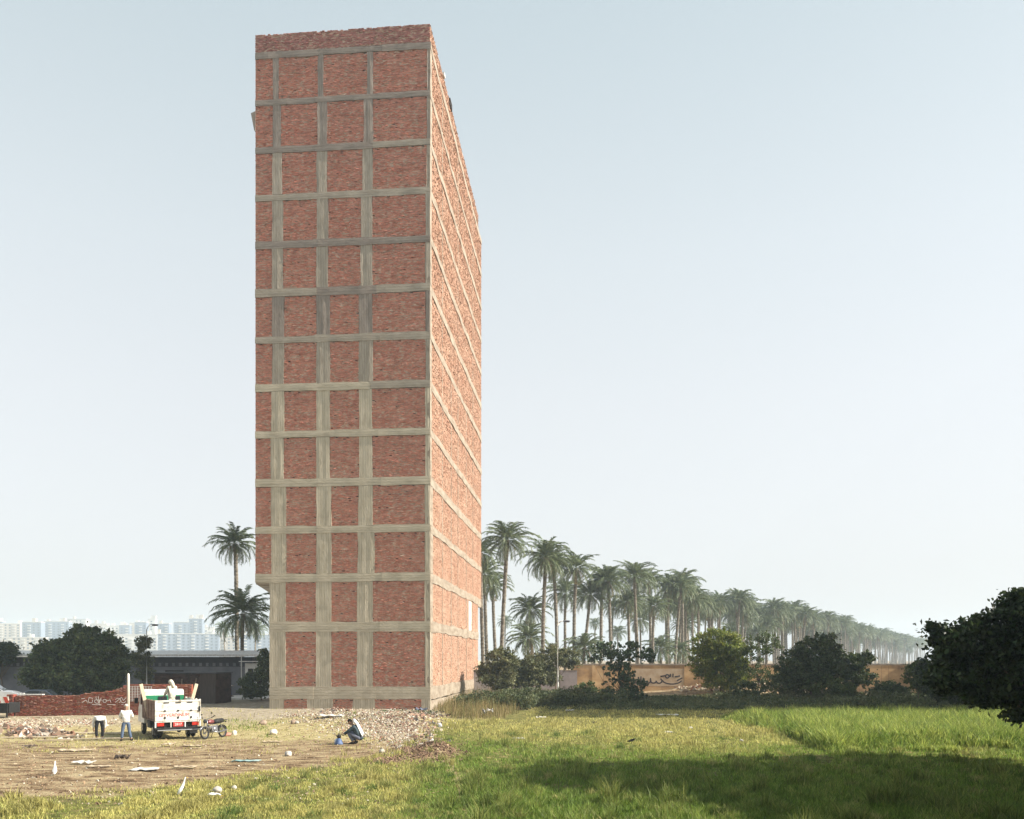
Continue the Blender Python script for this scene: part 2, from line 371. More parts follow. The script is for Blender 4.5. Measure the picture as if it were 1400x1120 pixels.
def wobble_slab(name, face, a0, a1, z0, z1, dfun, m, parent, seed, step=.35, amp=.022, depth=.25):
    """a rough-edged concrete band running along a"""
    rg = np.random.default_rng(seed); n = max(2, int((a1-a0)/step)+1); A = np.linspace(a0, a1, n)
    def wl(): 
        w = np.convolve(rg.normal(0, 1, n+4), [.2,.3,.3,.2], 'same')[2:n+2]*amp*1.6
        return w
    zt = z1 + wl(); zb = z0 + wl(); d = dfun + wl()*.5; rows = []
    zm = (zt+zb)/2
    for (z_, dd) in ((zb, -depth), (zb, 0), (zm, .006), (zt, 0), (zt, -depth)):
        rows.append(face(A, (d+dd) if dd != -depth else np.full(n, dfun-depth), z_))
    Vv = np.concatenate(rows); fc = []
    for r in range(4):
        for k in range(n-1): fc.append((r*n+k, r*n+k+1, (r+1)*n+k+1, (r+1)*n+k))
    nb = len(Vv); me = bpy.data.meshes.new(name)
    fc.append((0, n, 2*n, 3*n, 4*n)); fc.append((4*n+n-1, 3*n+n-1, 2*n+n-1, n+n-1, n-1))
    me.from_pydata([tuple(v) for v in Vv], [], fc); me.materials.append(m); me.update()
    o = bpy.data.objects.new(name, me); COL.objects.link(o); o.parent = parent; return o
def wobble_post(name, face, a0, a1, z0, z1, d0, m, parent, seed, amp=.018, depth=.25):
    rg = np.random.default_rng(seed); n = max(3, int((z1-z0)/.3)+1); Z = np.linspace(z0, z1, n)
    wl = lambda: np.convolve(rg.normal(0,1,n+4), [.2,.3,.3,.2], 'same')[2:n+2]*amp*1.6
    L0 = a0+wl(); L1 = a1+wl(); d = d0+wl()*.4; nst = 5
    cols_ = [(L0, np.full(n, d0-depth))]
    for k in range(nst):
        t = k/(nst-1); cols_.append((L0*(1-t)+L1*t, d + rg.normal(0,.008)))
    cols_.append((L1, np.full(n, d0-depth)))
    Vv = np.concatenate([face(a_, d_, Z) for a_, d_ in cols_]); fc = []
    for r in range(len(cols_)-1):
        for k in range(n-1): fc.append((r*n+k, (r+1)*n+k, (r+1)*n+k+1, r*n+k+1))
    me = bpy.data.meshes.new(name); me.from_pydata([tuple(v) for v in Vv], [], fc); me.materials.append(m); me.update()
    o = bpy.data.objects.new(name, me); COL.objects.link(o); o.parent = parent; return o
beam_top = [57.5+65.95*k for k in range(11)] + [782.5, 849.5, 939.5]
beam_th = [8.5,7.8,9,9.3,9.3,11,9.5,10.5,9.5,11.5,10,12,13.5,17]
LX = fs(349.0); LXc = fs(368.5); SL = 29.3; SLo = 32.2
colA0 = [373,373,372.5,372,372,372,372,371,370,370.5,371,369,368.7]; colA1 = [381,384,385.5,387,387,388.5,388,388.5,388,391,391.3,390.5,390.5]
colB0 = [434.5,434,433,433,432.5,432.5,432.5,432.5,432.5,432.5,432.3,432,432]; colB1 = [442,447,447,449,448.5,451,451,451,451,453,453,453,453]
colC0 = [502,497.5,495.5,494,493,490.5,490.5,491,491,490,489,488,488]; colC1 = [510,510,509.5,509,509,509,510,508.5,509,509.5,512,509.5,509.5]
colD0 = [584,584,583.5,582,581.5,581.5,582,581.5,581.5,581,580.5,580.5,580.5]
lev = [(hz(t), hz(t+h)) for t, h in zip(beam_top, beam_th)]     # (top, bottom) heights
side_px = [605, 617, 626.3, 637.7, 646.6]; side_L = [sl(p) for p in side_px]
def cm(i, arr):
    j = R.random(); k = 0 if i < 3 else (1 if i < 8 else 2)
    if i in (2, 7): k = min(2, k+1)
    if i in (4, 5): k = 0 if j < .5 else 1
    return arr[k]
sd = 100
for i in range(14):
    top, bot = lev[i]; left = LX if i <= 11 else LXc
    m = cm(i, CH)
    # beam in two or three pours
    cuts = [left-.0, fs(colB0[min(i,12)])+R.uniform(-.2,.2), fs(colC1[min(i,12)])+R.uniform(-.3,.8), 0.012]
    off = [R.uniform(.02,.05) for _ in range(3)]
    for k in range(3):
        sd += 1
        wobble_slab('beam', f_front, cuts[k], cuts[k+1], bot+R.uniform(-.03,.03), top+R.uniform(-.03,.03), off[k], m if R.random() < .75 else cm(max(0,i-1), CH), tower, sd, amp=.02)
    # side beam, paler and thicker with plaster smears
    sd += 1
    smat = PL
    wobble_slab('beam', f_side, .015, SL if i > 11 else SLo, bot-.03, top+.02, .03, smat, tower, sd, step=.5, amp=.045)
    # storey below this beam
    zt = bot-.0; zb = lev[i+1][0] if i < 13 else -.3
    if i < 13:
        ks = dict(parent=tower)
        c0 = [fs(colA0[i]), fs(colB0[i]), fs(colC0[i]), fs(colD0[i])]; c1 = [fs(colA1[i]), fs(colB1[i]), fs(colC1[i]), 0.0]
        vm = cm(i, CV)
        for k in range(4):
            sd += 1
            a0 = c0[k] if not (k == 0 and i >= 11) else LXc
            wobble_post('column', f_front, a0, c1[k], zb-.02, zt+.02, .004+.012*R.random(), vm, tower, sd)
        sd += 1
        wobble_post('column', f_side, 0, 1.15 if i > 8 else .75, zb-.02, zt+.02, .012, PL, tower, sd)
        spans = [(c1[0], c0[1]), (c1[1], c0[2]), (c1[2], c0[3])]
        if i < 11: spans = [(LX, c0[0])] + spans
        for (a0, a1) in spans:
            sd += 1
            Vv, Ff, mi = bricks(a0, a1, zb, zt, f_front, -.035, sd, bh=.072 if i == 12 else .066, amp=.02 if i == 12 else .012)
            np_mesh('brick_panel', Vv, Ff, parent=tower, mats=[brick_f, mortar_m], midx=mi)
        # side wall: one brick face per storey, thin posts between the bays
        sd += 1
        Vv, Ff, mi = bricks(1.15 if i > 8 else .75, SL if i > 10 else SLo, zb, zt, f_side, -.02, sd, bl=.25, bh=.085, amp=.006)
        np_mesh('side_brick_wall', Vv, Ff, parent=tower, mats=[brick_s, mortar_s], midx=mi)
        for k, l in enumerate(side_L):
            if i < 6 and k % 2: continue
            sd += 1
            wobble_post('side_column', f_side, l-.10, l+.12, zb-.02, zt-.1, .0, PL, tower, sd, amp=.015)
    else:
        # footing zone: brick patches between concrete stubs
        sd += 1; stub = [(LXc, fs(388)), (fs(420), fs(455)), (fs(482), fs(512)), (fs(576), 0)]
        for (a0, a1) in stub:
            sd += 1; wobble_post('plinth', f_front, a0, a1, -.4, zt+.02, .01, CV[2], tower, sd, amp=.03)
        for a0, a1 in ((fs(388), fs(420)), (fs(455), fs(482)), (fs(512), fs(576))):
            sd += 1; Vv, Ff, mi = bricks(a0, a1, -.4, zt, f_front, -.03, sd, amp=.02)
            np_mesh('brick_panel', Vv, Ff, parent=tower, mats=[brick_f, mortar_m], midx=mi)
        sd += 1; wobble_slab('plinth', f_side, 0.012, SL, -.4, zt-.12, .0, PL, tower, sd, amp=.03)
# white plastered bay near the rear of the side wall
sd += 1; wobble_post('plaster_patch', f_side, sl(640.5), sl(644.5), lev[12][0]+.0, lev[11][1]-.1, .02, mat('white_plaster', [(.5,.48,.44),(.56,.54,.5)], rough=.9), tower, sd)
# parapet
Vv, Ff, mi = bricks(LX, 0.0, lev[0][0]+.02, hz(32.5), f_front, .0, 900, holes=False, ragged=1, amp=.02)
np_mesh('parapet_wall', Vv, Ff, parent=tower, mats=[brick_p, mortar_m], midx=mi)
Vv, Ff, mi = bricks(0.0, SL, lev[0][0]+.06, hz(32.5), f_side, .0, 901, holes=False, ragged=1, bh=.09, amp=.02)
np_mesh('parapet_wall', Vv, Ff, parent=tower, mats=[brick_s, mortar_s], midx=mi)
# core, hidden walls and slabs
bk = bpy.data.materials.new('brick_plain'); bk.use_nodes = True; nt2 = bk.node_tree
tcn = nt2.nodes.new('ShaderNodeTexCoord'); br = nt2.nodes.new('ShaderNodeTexBrick'); mpn = nt2.nodes.new('ShaderNodeMapping'); mpn.inputs['Rotation'].default_value = (math.pi/2, 0, 0)
nt2.links.new(tcn.outputs['Object'], mpn.inputs[0]); nt2.links.new(mpn.outputs[0], br.inputs['Vector'])
br.inputs['Color1'].default_value = (.36,.12,.07,1); br.inputs['Color2'].default_value = (.46,.18,.11,1); br.inputs['Mortar'].default_value = (.4,.3,.22,1)
br.inputs['Scale'].default_value = 4; nt2.links.new(br.outputs['Color'], nt2.nodes['Principled BSDF'].inputs['Base Color'])
dark = mat('dark_cavity', [(.03,.022,.018)], rough=1)
topz = lev[0][0]-.02; z3 = lev[11][1]
b_ = MB()
b_.box(LXc+.05, -.19, .19, SL-.01, -.4, topz)
b_.box(LX+.2, LXc+.06, .19, 13.9, z3+.06, topz)
b_.box(LXc+2, -.19, SL-.02, SLo-.01, z3-.0, topz)
b_.build('wall_core', dark, tower)
w_ = MB(); w_.box(LX+.004, LX+.19, .06, 14, z3, topz); w_.box(LXc+.004, LXc+.04, .06, SL, -.4, topz)
w_.build('side_brick_wall', bk, tower)
w_ = MB(); w_.box(LX+.01, -.02, SL, SL+.05, -.4, z3); w_.box(LXc+1.95, -.02, SLo, SLo+.05, z3, topz); w_.box(LX+.01, LXc+1.95, SL, SL+.05, z3, topz)
w_.build('rear_wall', bk, tower)
w_ = MB(); w_.box(LX+.02, LXc+.1, .06, 14, z3-.16, z3+.02)
w_.add([(LX+.03,.3,z3-.16),(LXc+.02,.3,z3-.16),(LXc+.02,.3,z3-.9),(LXc+.02,13.5,z3-.9),(LX+.03,13.5,z3-.16),(LXc+.02,13.5,z3-.16)], [(0,1,2),(0,2,3,4),(4,3,5)])
w_.build('overhang_slab', CH[1], tower)
w_ = MB(); w_.box(LXc+2, -.02, SL, SLo, z3-.2, z3-.01); w_.box(LX+.3, -.3, .3, SLo-.01, topz, topz+.12)
w_.build('roof_slab', CH[1], tower)
w_ = MB(); w_.box(LX+.01, LX+.22, .1, 14, lev[0][0], hz(34)); w_.box(LX+.02, -.02, SL-.2, SL, lev[0][0], hz(36))
w_.build('parapet_wall', bk, tower)
w_ = MB(); w_.prism([(fs(343.2), hz(141)), (LX+.01, hz(138.5)), (LX+.01, hz(166)), (fs(347.6), hz(165))], -.03, .35)
w_.build('formwork_board', CV[0], tower)
w_ = MB()   # small bits standing on the roof edge
w_.box(-.1, .16, sl(605), sl(606.4), hz(33)-.1, hz(30)); w_.build('roof_box', mat('white_bit', [(.6,.6,.58)]), tower)
w_ = MB(); yy = sl(614.6)
w_.box(-.1, .12, yy-.3, yy+.8, hz(33)-.4, hz(30)); w_.build('roof_box', dark, tower)

# ------------------------------------------------------------------ foliage tools
def leaf_arrays(C, size, rg, elong=1.9, droop=.2):
    n = len(C); d = rg.normal(0,1,(n,3)); d[:,2] -= droop; d /= np.linalg.norm(d,axis=1)[:,None]
    u = np.cross(d, rg.normal(0,1,(n,3))); u /= np.linalg.norm(u,axis=1)[:,None]+1e-6
    nrm = np.cross(d,u); s = size*rg.uniform(.6,1.35,n)[:,None]
    V = np.stack([C - d*s*elong*.5, C + u*s*.5 + nrm*s*.12, C + d*s*elong*.5, C - u*s*.5 + nrm*s*.12], 1)
    Fq = (np.arange(n)*4)[:,None] + np.arange(4)[None]
    return V.reshape(-1,3), Fq
def clump_points(blobs, rg, cr=.45, per=60, dens=1.0, shell=.55):
    """blobs: (x,y,z,rx,ry,rz,n clumps)"""
    pts = []; cc = []
    for (x,y,z,rx,ry,rz,n) in blobs:
        for q in range(n//2):       # loose sprigs standing out of the crown
            d = rg.normal(0,1,3); d[2] += .35; d /= np.linalg.norm(d); e = rg.uniform(1.0,1.38)
            a_ = np.array([x,y,z])+d*np.array([rx,ry,rz])*.9; b_2 = np.array([x,y,z])+d*np.array([rx,ry,rz])*e; k = int(per*.3)+3
            t_ = rg.random(k)[:,None]; pts.append(a_*(1-t_)+b_2*t_+rg.normal(0,1,(k,3))*cr*.22*(1.2-t_))
        d = rg.normal(0,1,(n,3)); d /= np.linalg.norm(d,axis=1)[:,None]
        r = shell + (1-shell)*rg.random(n)**.6; r *= 1+.17*rg.normal(0,1,n)
        c = np.array([x,y,z]) + d*r[:,None]*np.array([rx,ry,rz]); cc.append(c)
        for q in c:
            k = int(per*rg.uniform(.5,1.5)*dens); s_ = cr*rg.uniform(.6,1.4)
            pts.append(q + rg.normal(0,1,(k,3))*np.array([s_,s_,s_*.6])*.55)
    return np.concatenate(pts), np.concatenate(cc)
def leafmat(name, cols, trans=.25, isl=.35): return mat(name, cols, scale=1.1, island=isl, rough=.55, spec=.3, trans=trans, hard=(.3,.7), geo=False)
LEAF_DARK = leafmat('leaves_dark', [(.014,.024,.009), (.028,.045,.014), (.05,.072,.02)])
LEAF_MID = leafmat('leaves_mid', [(.04,.065,.018), (.075,.105,.03), (.11,.13,.04)])
LEAF_OLIVE = leafmat('leaves_olive', [(.06,.07,.03), (.12,.13,.055), (.22,.21,.10)])
LEAF_RIGHT = leafmat('leaves_right', [(.012,.022,.008), (.028,.045,.013), (.07,.095,.03)], .2, .55)  # dark of the shaded side and its lit sprigs put into the tones
LEAF_MIDDARK = leafmat('leaves_middark', [(.026,.042,.014), (.058,.082,.026), (.12,.14,.05)], .25, .45)
LEAF_GOLD = leafmat('leaves_golden', [(.07,.10,.015), (.17,.21,.035), (.29,.29,.06)], .35)
BARK = mat('bark', [(.07,.05,.035), (.16,.12,.085)], scale=3, stretch=(1,1,.3), bump=.6, bscale=8)
def limbs(base, cc, rg, r0, nl=16, split=.45):
    """trunk and limbs reaching to some of the clumps; base in local space at z=0"""
    b = MB(); top = cc.mean(0); fork = np.array(base) + (top-np.array(base))*split
    b.tube([base, (np.array(base)*.6+fork*.4)+rg.normal(0,.05,3), fork], [r0, r0*.8, r0*.65], 8)
    idx = rg.permutation(len(cc))[:nl]
    for q in cc[idx]:
        m1 = fork*.55+q*.45+rg.normal(0,.25,3)*np.linalg.norm(q-fork)*.3
        b.tube([fork, (fork+m1)/2+rg.normal(0,.05,3), m1, q], [r0*.42, r0*.3, r0*.2, r0*.05], 5)
    return b
def make_tree(name, base, blobs, leaf, size, per, label, cat, seed, cr=.45, r0=.16, nl=16, elong=1.9, shell=.55, group=None, wood='trunk', fol='crown', bark=None, split=.45):
    rg = np.random.default_rng(seed); root = empty(name, base, 0, label, cat, group)
    bl = [(x-base[0], y-base[1], z-base[2], rx, ry, rz, n) for (x,y,z,rx,ry,rz,n) in blobs]
    pts, cc = clump_points(bl, rg, cr, per, 1, shell)
    pts = pts[pts[:,2] > .02]
    Vv, Ff = leaf_arrays(pts, size, rg, elong)
    np_mesh(fol, Vv, Ff, leaf, root)
    cc = cc[cc[:,2] > .3] if (cc[:,2] > .3).any() else cc
    limbs((0,0,-.1), cc, rg, r0, nl, split).build(wood, bark or BARK, root, smooth=True)
    return root
def pblob(px, py, rx, ry, Z, n, depth=1.0):
    """crown lobe given by its place and size in the photograph, at distance Z"""
    x, y, z = P(px, py, Z); s = Z/F; return (x, y, z, rx*s, (rx+ry)/2*s*depth, ry*s, n)

# ------------------------------------------------------------------ date palms
PALM_LEAF = mat('palm_fronds', [(.065,.085,.04), (.12,.155,.072), (.20,.23,.125)], scale=.8, island=.3, rough=.5, spec=.4, trans=.22, hard=(.3,.7))
PALM_DRY = mat('palm_dry_fronds', [(.20,.16,.08), (.33,.27,.15)], scale=2, island=.3, rough=.8, trans=.15)
PALM_TRUNK = mat('palm_trunk', [(.10,.085,.065), (.19,.165,.13), (.27,.24,.195)], scale=2.2, stretch=(1,1,2.5), rough=.95, bump=1, bscale=6, bdist=.1)
def crown_mesh(seed, n_fr=58, Lf=3.2, dry=10, leaflets=26):
    rg = np.random.default_rng(seed); Vs, Fs = [], []; nb = 0; VD, FD = [], []; nd = 0
    def frond(az, el, L_, droop, leaf_n, dryf):
        d0 = np.array([math.cos(az)*math.cos(el), math.sin(az)*math.cos(el), math.sin(el)])
        side = np.array([-math.sin(az), math.cos(az), 0.0]); pts = []; p = np.zeros(3); p = d0*.15; e = el; step = L_/12
        for k in range(13):
            pts.append(p.copy()); e -= droop*(.35+.12*k)/12*2.0
            p = p + np.array([math.cos(az)*math.cos(e), math.sin(az)*math.cos(e), math.sin(e)])*step
        pts = np.array(pts); VV, FF = [], []
        w = .03
        for k in range(12):      # rachis
            b0 = len(VV)
            VV += [pts[k]-side*w*(1-k/14), pts[k]+side*w*(1-k/14), pts[k+1]+side*w*(1-(k+1)/14), pts[k+1]-side*w*(1-(k+1)/14)]; FF.append((b0,b0+1,b0+2,b0+3))
        ts = np.linspace(.12, 1.0, leaf_n)
        for t in ts:
            x = t*12; i0 = min(11, int(x)); q = pts[i0]+(pts[min(12,i0+1)]-pts[i0])*(x-i0)
            tan = pts[min(12,i0+1)]-pts[max(0,i0-1)]; tan /= np.linalg.norm(tan); nrm = np.cross(side, tan)
            ll = .62*math.sin(min(1, t*1.15+.12)*math.pi*.86)**.6*(L_/3.2)+.08
            for s in (-1, 1):
                v = tan*rg.uniform(.6,.95) + side*s*rg.uniform(.55,.8) + nrm*rg.uniform(-.15,.45) + np.array([0,0,-.15 if not dryf else -.5])
                v = v/np.linalg.norm(v)*ll*rg.uniform(.8,1.15); wd = tan*.045
                b0 = len(VV); VV += [q-wd, q+wd, q+v*.55+wd*1.1+np.array([0,0,.0]), q+v+np.array([0,0,-.05])]; FF.append((b0,b0+1,b0+2,b0+3))
        return np.array(VV), np.array(FF)
    for k in range(n_fr):
        az = k*2.39996+rg.uniform(-.25,.25); t = (k+.5)/n_fr
        el = math.radians(84 - 118*t**.95 + rg.uniform(-8,8)); L_ = Lf*rg.uniform(.82,1.08)*(.8+.25*math.sin(t*3.1))
        V1, F1 = frond(az, el, L_, .42+rg.uniform(0,.45), leaflets, False); Vs.append(V1); Fs.append(F1+nb); nb += len(V1)
    for k in range(dry):
        V1, F1 = frond(rg.uniform(0,6.28), math.radians(rg.uniform(-55,-20)), Lf*rg.uniform(.55,.8), 1.0, 14, True); VD.append(V1); FD.append(F1+nd); nd += len(V1)
    return np.concatenate(Vs), np.concatenate(Fs), np.concatenate(VD), np.concatenate(FD)
def trunk_mesh(seed, hgt, r, lean=0.0):
    rg = np.random.default_rng(seed); n = int(hgt/.22); nk = 12; V_, F_ = [], []
    for i in range(n+1):
        t = i/n; z = t*hgt; rr = r*(1.25-.25*min(1,t*8))*(1-.12*t)*(1+.10*(i % 2)) + (.10*max(0,(t-.93)/.07))
        cxx = lean*(t**1.6) + .06*math.sin(t*5+seed); cyy = .05*math.sin(t*4+seed*2)
        for k in range(nk):
            a = 2*math.pi*(k+.5*(i % 2))/nk; q = rr*(1+rg.uniform(-.07,.07)); V_.append((cxx+q*math.cos(a), cyy+q*math.sin(a), z))
    for i in range(n):
        for k in range(nk): F_.append((i*nk+k, i*nk+(k+1)%nk, (i+1)*nk+(k+1)%nk, (i+1)*nk+k))
    return V_, F_
CROWNS = []
for s in range(6):
    a, b2, c2, d2 = crown_mesh(40+s, n_fr=[58,50,64,54,60,46][s], Lf=[3.6,3.3,3.8,3.4,3.7,3.2][s], dry=[5,9,4,7,3,10][s])
    o1 = np_mesh('crown', a, b2, PALM_LEAF); o2 = np_mesh('dry_fronds', c2, d2, PALM_DRY)
    CROWNS.append((o1.data, o2.data)); bpy.data.objects.remove(o1); bpy.data.objects.remove(o2)
TRUNKS = []
for s in range(5):
    le = [0.0,.5,-.5,.9,-.25][s]; v_, f_ = trunk_mesh(70+s, 17.0, .25, le)
    o1 = np_mesh('trunk', v_, f_, PALM_TRUNK, smooth=False); TRUNKS.append((o1.data, le)); bpy.data.objects.remove(o1)
def palm(x, y, top, label, group=None, kind=None, tk=None, cs=1.0, rz=None, low=False):
    kind = R.randrange(6) if kind is None else kind; tk = R.randrange(5) if tk is None else tk
    root = empty('date_palm', (x, y, 0), 0, label, 'palm tree', group); root.rotation_euler = (R.gauss(0,.018), R.gauss(0,.022), 0)
    td, le = TRUNKS[tk]; th = max(.3, top-2.3*cs)       # crown base height
    t = bpy.data.objects.new('trunk', td); COL.objects.link(t); t.parent = root; sc = th/17.0
    t.scale = (1.0*min(1, .7+sc*.3), 1, sc); t.location = (0,0,0)
    cr = bpy.data.objects.new('crown', CROWNS[kind][0]); COL.objects.link(cr); cr.parent = root
    cr.location = (le*t.scale[0], 0, th); cr.rotation_euler = (R.uniform(-.1,.1), R.uniform(-.1,.1), R.uniform(0,6.28) if rz is None else rz); cr.scale = (cs,)*3
    dr = bpy.data.objects.new('dry_fronds', CROWNS[kind][1]); COL.objects.link(dr); dr.parent = cr
    return root
def palm_px(px, pytop, Z, label, group=None, **k):
    x = (px-CX)/F*Z; top = H+(HY-pytop)/F*Z
    return palm(x, Z, top, label, group, **k)
PG = 'date palms standing in the row beyond the ochre wall'
near = [ # px, ytop, Z, kw, label
 (686,714,106,dict(tk=3,kind=2,cs=1.0), 'tallest date palm at the right edge of the brick tower with a trunk leaning right'),
 (660,733,116,dict(tk=0,kind=1,cs=1.0), 'date palm with its crown mostly hidden behind the upper right edge of the tower'),
 (667,762,120,dict(tk=2,kind=4,cs=1.05), 'lower date palm touching the right edge of the brick tower'),
 (678,780,128,dict(tk=0,kind=5,cs=1.0), 'short date palm under the crown of the tallest palm'),
 (742,737,112,dict(tk=1,kind=0,cs=1.1), 'date palm with a wide ragged crown, second tall one right of the tower'),
 (763,750,122,dict(tk=4,kind=3,cs=1.0), 'date palm with its trunk right behind the tall lamp post'),
 (785,753,122,dict(tk=1,kind=1,cs=1.05), 'date palm with a narrow upright crown, fourth tall one right of the tower'),
 (797,793,134,dict(tk=3,kind=2,cs=1.0), 'date palm with a shorter trunk leaning right next to the fourth tall palm'),
 (772,790,150,dict(tk=0,kind=4,cs=1.2), 'date palm low in the gap between the lamp post and its right neighbour'),
 (730,813,122,dict(tk=0,kind=0,cs=.95), 'short date palm with a broad crown right of the tower, under the second tall one'),
 (820,771,134,dict(tk=0,kind=5,cs=1.05), 'date palm above the left half of the fig tree'),
 (837,772,132,dict(tk=2,kind=4,cs=1.1), 'date palm with a dense crown above the fig tree'),
 (873,767,138,dict(tk=0,kind=2,cs=1.1), 'tall date palm with a raised shaggy crown above the graffiti on the wall'),
 (890,775,150,dict(tk=4,kind=3,cs=1.1), 'date palm close behind the shaggy one over the graffiti'),
 (862,803,140,dict(tk=2,kind=0,cs=1.0), 'date palm with a low crown left of the graffiti'),
 (893,810,146,dict(tk=1,kind=1,cs=1.0), 'date palm with a low pale crown above the graffiti'),
 (912,782,152,dict(tk=1,kind=5,cs=1.1), 'date palm with a slim trunk above the right half of the graffiti'),
 (923,786,152,dict(tk=3,kind=0,cs=1.0), 'date palm with a trunk leaning right above the pilaster of the wall'),
 (947,801,170,dict(tk=0,kind=4,cs=1.15), 'date palm above the left flank of the golden green bush'),
 (953,808,176,dict(tk=4,kind=2,cs=1.05), 'date palm touching its left neighbour above the golden green bush'),
 (938,838,185,dict(tk=0,kind=1,cs=1.1), 'short date palm half hidden between two trunks near the golden green bush'),
 (985,808,205,dict(tk=0,kind=3,cs=1.2), 'date palm rising straight above the golden green bush'),
 (1010,808,210,dict(tk=2,kind=0,cs=1.2), 'date palm above the right edge of the golden green bush'),
]
for (px, yt, Z, kw, lb) in near: palm_px(px, yt, Z, lb, PG, **kw)
for (px, yt, Z, cs, kd, lb) in [
  (722,848,118,1.1,5,'young trunkless date palm spreading its fronds between two bushes right of the tower'),
  (800,866,122,.9,2,'young trunkless date palm behind the wall left of the fig tree'),
  (905,868,150,1.0,0,'young date palm low behind the wall under the slim trunks'),
  (925,872,160,1.0,3,'young date palm low behind the wall left of the golden green bush')]:
    palm_px(px, yt, Z, lb, 'young palms behind the wall', kind=kd, tk=0, cs=cs)
for (px, yt, Z, cs, lb) in [
  (813,843,290,1.0,'small hazy date palm far away in the gap left of the fig tree'),
  (690,840,300,1.1,'faint hazy date palm far behind the two trunks beside the tower'),
  (717,846,300,1.0,'faint hazy date palm just left of the short broad palm'),
  (845,855,280,1.0,'faint hazy date palm above the fig tree'),
  (308,850,300,1.1,'faint hazy date palm far behind the shed, left of the two big trunks'),
  (348,847,270,1.2,'faint hazy date palm far behind the shed beside the tower')]:
    palm_px(px, yt, Z, lb, 'faint palms in the far haze', cs=cs, tk=0)
# the two palms left of the tower
palm_px(325, 719, 104, 'tall date palm standing alone left of the tower', None, kind=3, tk=2, cs=.98, rz=.4)
palm_px(330, 806, 99, 'shorter date palm with a wide drooping crown left of the tower', None, kind=0, tk=0, cs=1.2, rz=1.4)
# the hazy grove running away to the right
edge_Z = [150,197,212,245,300,380,470,560,720]; edge_px = [905,948,1010,1085,1125,1170,1205,1230,1262]
n_g = 0; rgp = np.random.default_rng(21)
for row in range(4):
    Z = 152 + row*3.0
    while Z < 730 and n_g < 288:
        Z += (4.6+Z*.0055)*rgp.uniform(.6,1.4)*(1.0 if row < 2 else 1.6)
        back = row*6.5+rgp.uniform(-2.5,2.5)
        px = interp(Z-back*.5, edge_Z, edge_px); X = (px-CX)/F*Z - back
        if X < (918-CX)/F*Z and Z < 200: continue
        n_g += 1
        palm(X, Z, rgp.uniform(18.6, 21.2) if rgp.random() < .85 else rgp.uniform(13,17.5), 'date palm in the hazy grove receding to the right', 'palms of the hazy grove', cs=rgp.uniform(1.0,1.3)+.2*min(1,Z/500))

# ------------------------------------------------------------------ trees and bushes
make_tree('bush', (*G(683,953)[:2], 0), [pblob(684,903,20,17,84,44), pblob(668,919,15,14,84,30), pblob(698,918,13,16,83,30), pblob(681,932,22,12,83,36)], LEAF_OLIVE, .13, 80,
   'rounded olive bush touching the right edge of the brick tower', 'bush', 1, cr=.4, r0=.09)
make_tree('bush', (P(722,950,85)[0],85,0), [pblob(722,914,19,14,85,46), pblob(712,928,16,11,85,26), pblob(731,930,14,10,85,20)], LEAF_OLIVE, .14, 90,
   'dark grey green bush left of the white lamp post', 'bush', 2, cr=.4, r0=.09)
make_tree('bush', (P(762,950,87)[0],87,0), [pblob(750,904,22,15,87,48), pblob(777,902,13,13,88,24), pblob(761,889,12,8,88,10), pblob(744,926,20,12,86,28)], LEAF_OLIVE, .13, 90,
   'pale olive bush behind the white lamp post, spilling over the wall', 'bush', 3, cr=.4, r0=.09)
LEAF_FIG = leafmat('leaves_fig', [(.025,.045,.02), (.05,.08,.035), (.08,.11,.05)])
fx = P(850,960,76)[0]
make_tree('fig_tree', (fx,76,0), [pblob(845,892,40,12,76,26), pblob(826,886,12,8,76,7), pblob(885,896,10,10,76,8), pblob(812,902,8,7,76,5), pblob(866,884,10,6,76,6),
   pblob(846,920,22,18,76,22), pblob(856,948,24,22,76,46)], LEAF_FIG, .23, 22, 'open fig tree with large leaves in front of the ochre wall', 'fig tree', 4, cr=.42, r0=.08, nl=34, elong=1.15, shell=.2, split=.3)
make_tree('bush', (P(985,955,90)[0],90,.3), [pblob(985,888,32,24,90,120), pblob(990,925,30,16,90,60), pblob(962,903,22,17,90,50), pblob(1003,905,17,24,89,60), pblob(1006,925,9,10,89,18)], LEAF_GOLD, .13, 100,
   'bright golden green bush overhanging the ochre wall', 'bush', 5, cr=.42, r0=.11)
make_tree('small_tree', (P(1038,958,86)[0],86,.3), [pblob(1032,900,18,28,86,38), pblob(1050,880,18,14,86,22), pblob(1035,935,24,20,86,40)], LEAF_MID, .12, 42,
   'thin see-through tree between the golden green bush and the dark bush', 'tree', 6, cr=.4, r0=.08, nl=26)
make_tree('bush', (P(1108,962,80)[0],80,.2), [pblob(1112,893,22,22,80,60), pblob(1090,908,24,20,80,60), pblob(1120,915,32,24,80,90), pblob(1100,930,36,16,80,60), pblob(1128,880,12,10,80,12), pblob(1142,890,8,8,80,7)], LEAF_MIDDARK, .15, 70,
   'big dark bush in front of the ochre wall right of the middle', 'bush', 7, cr=.36, r0=.12)
make_tree('bush', (P(1168,962,82)[0],82,.2), [pblob(1160,912,20,18,82,50), pblob(1183,899,10,9,82,14), pblob(1170,925,22,14,82,40), pblob(1146,897,9,8,82,10)], LEAF_MIDDARK, .13, 85,
   'dark low bush with a raised tip just left of the bare ochre wall section', 'bush', 8, cr=.38, r0=.09)
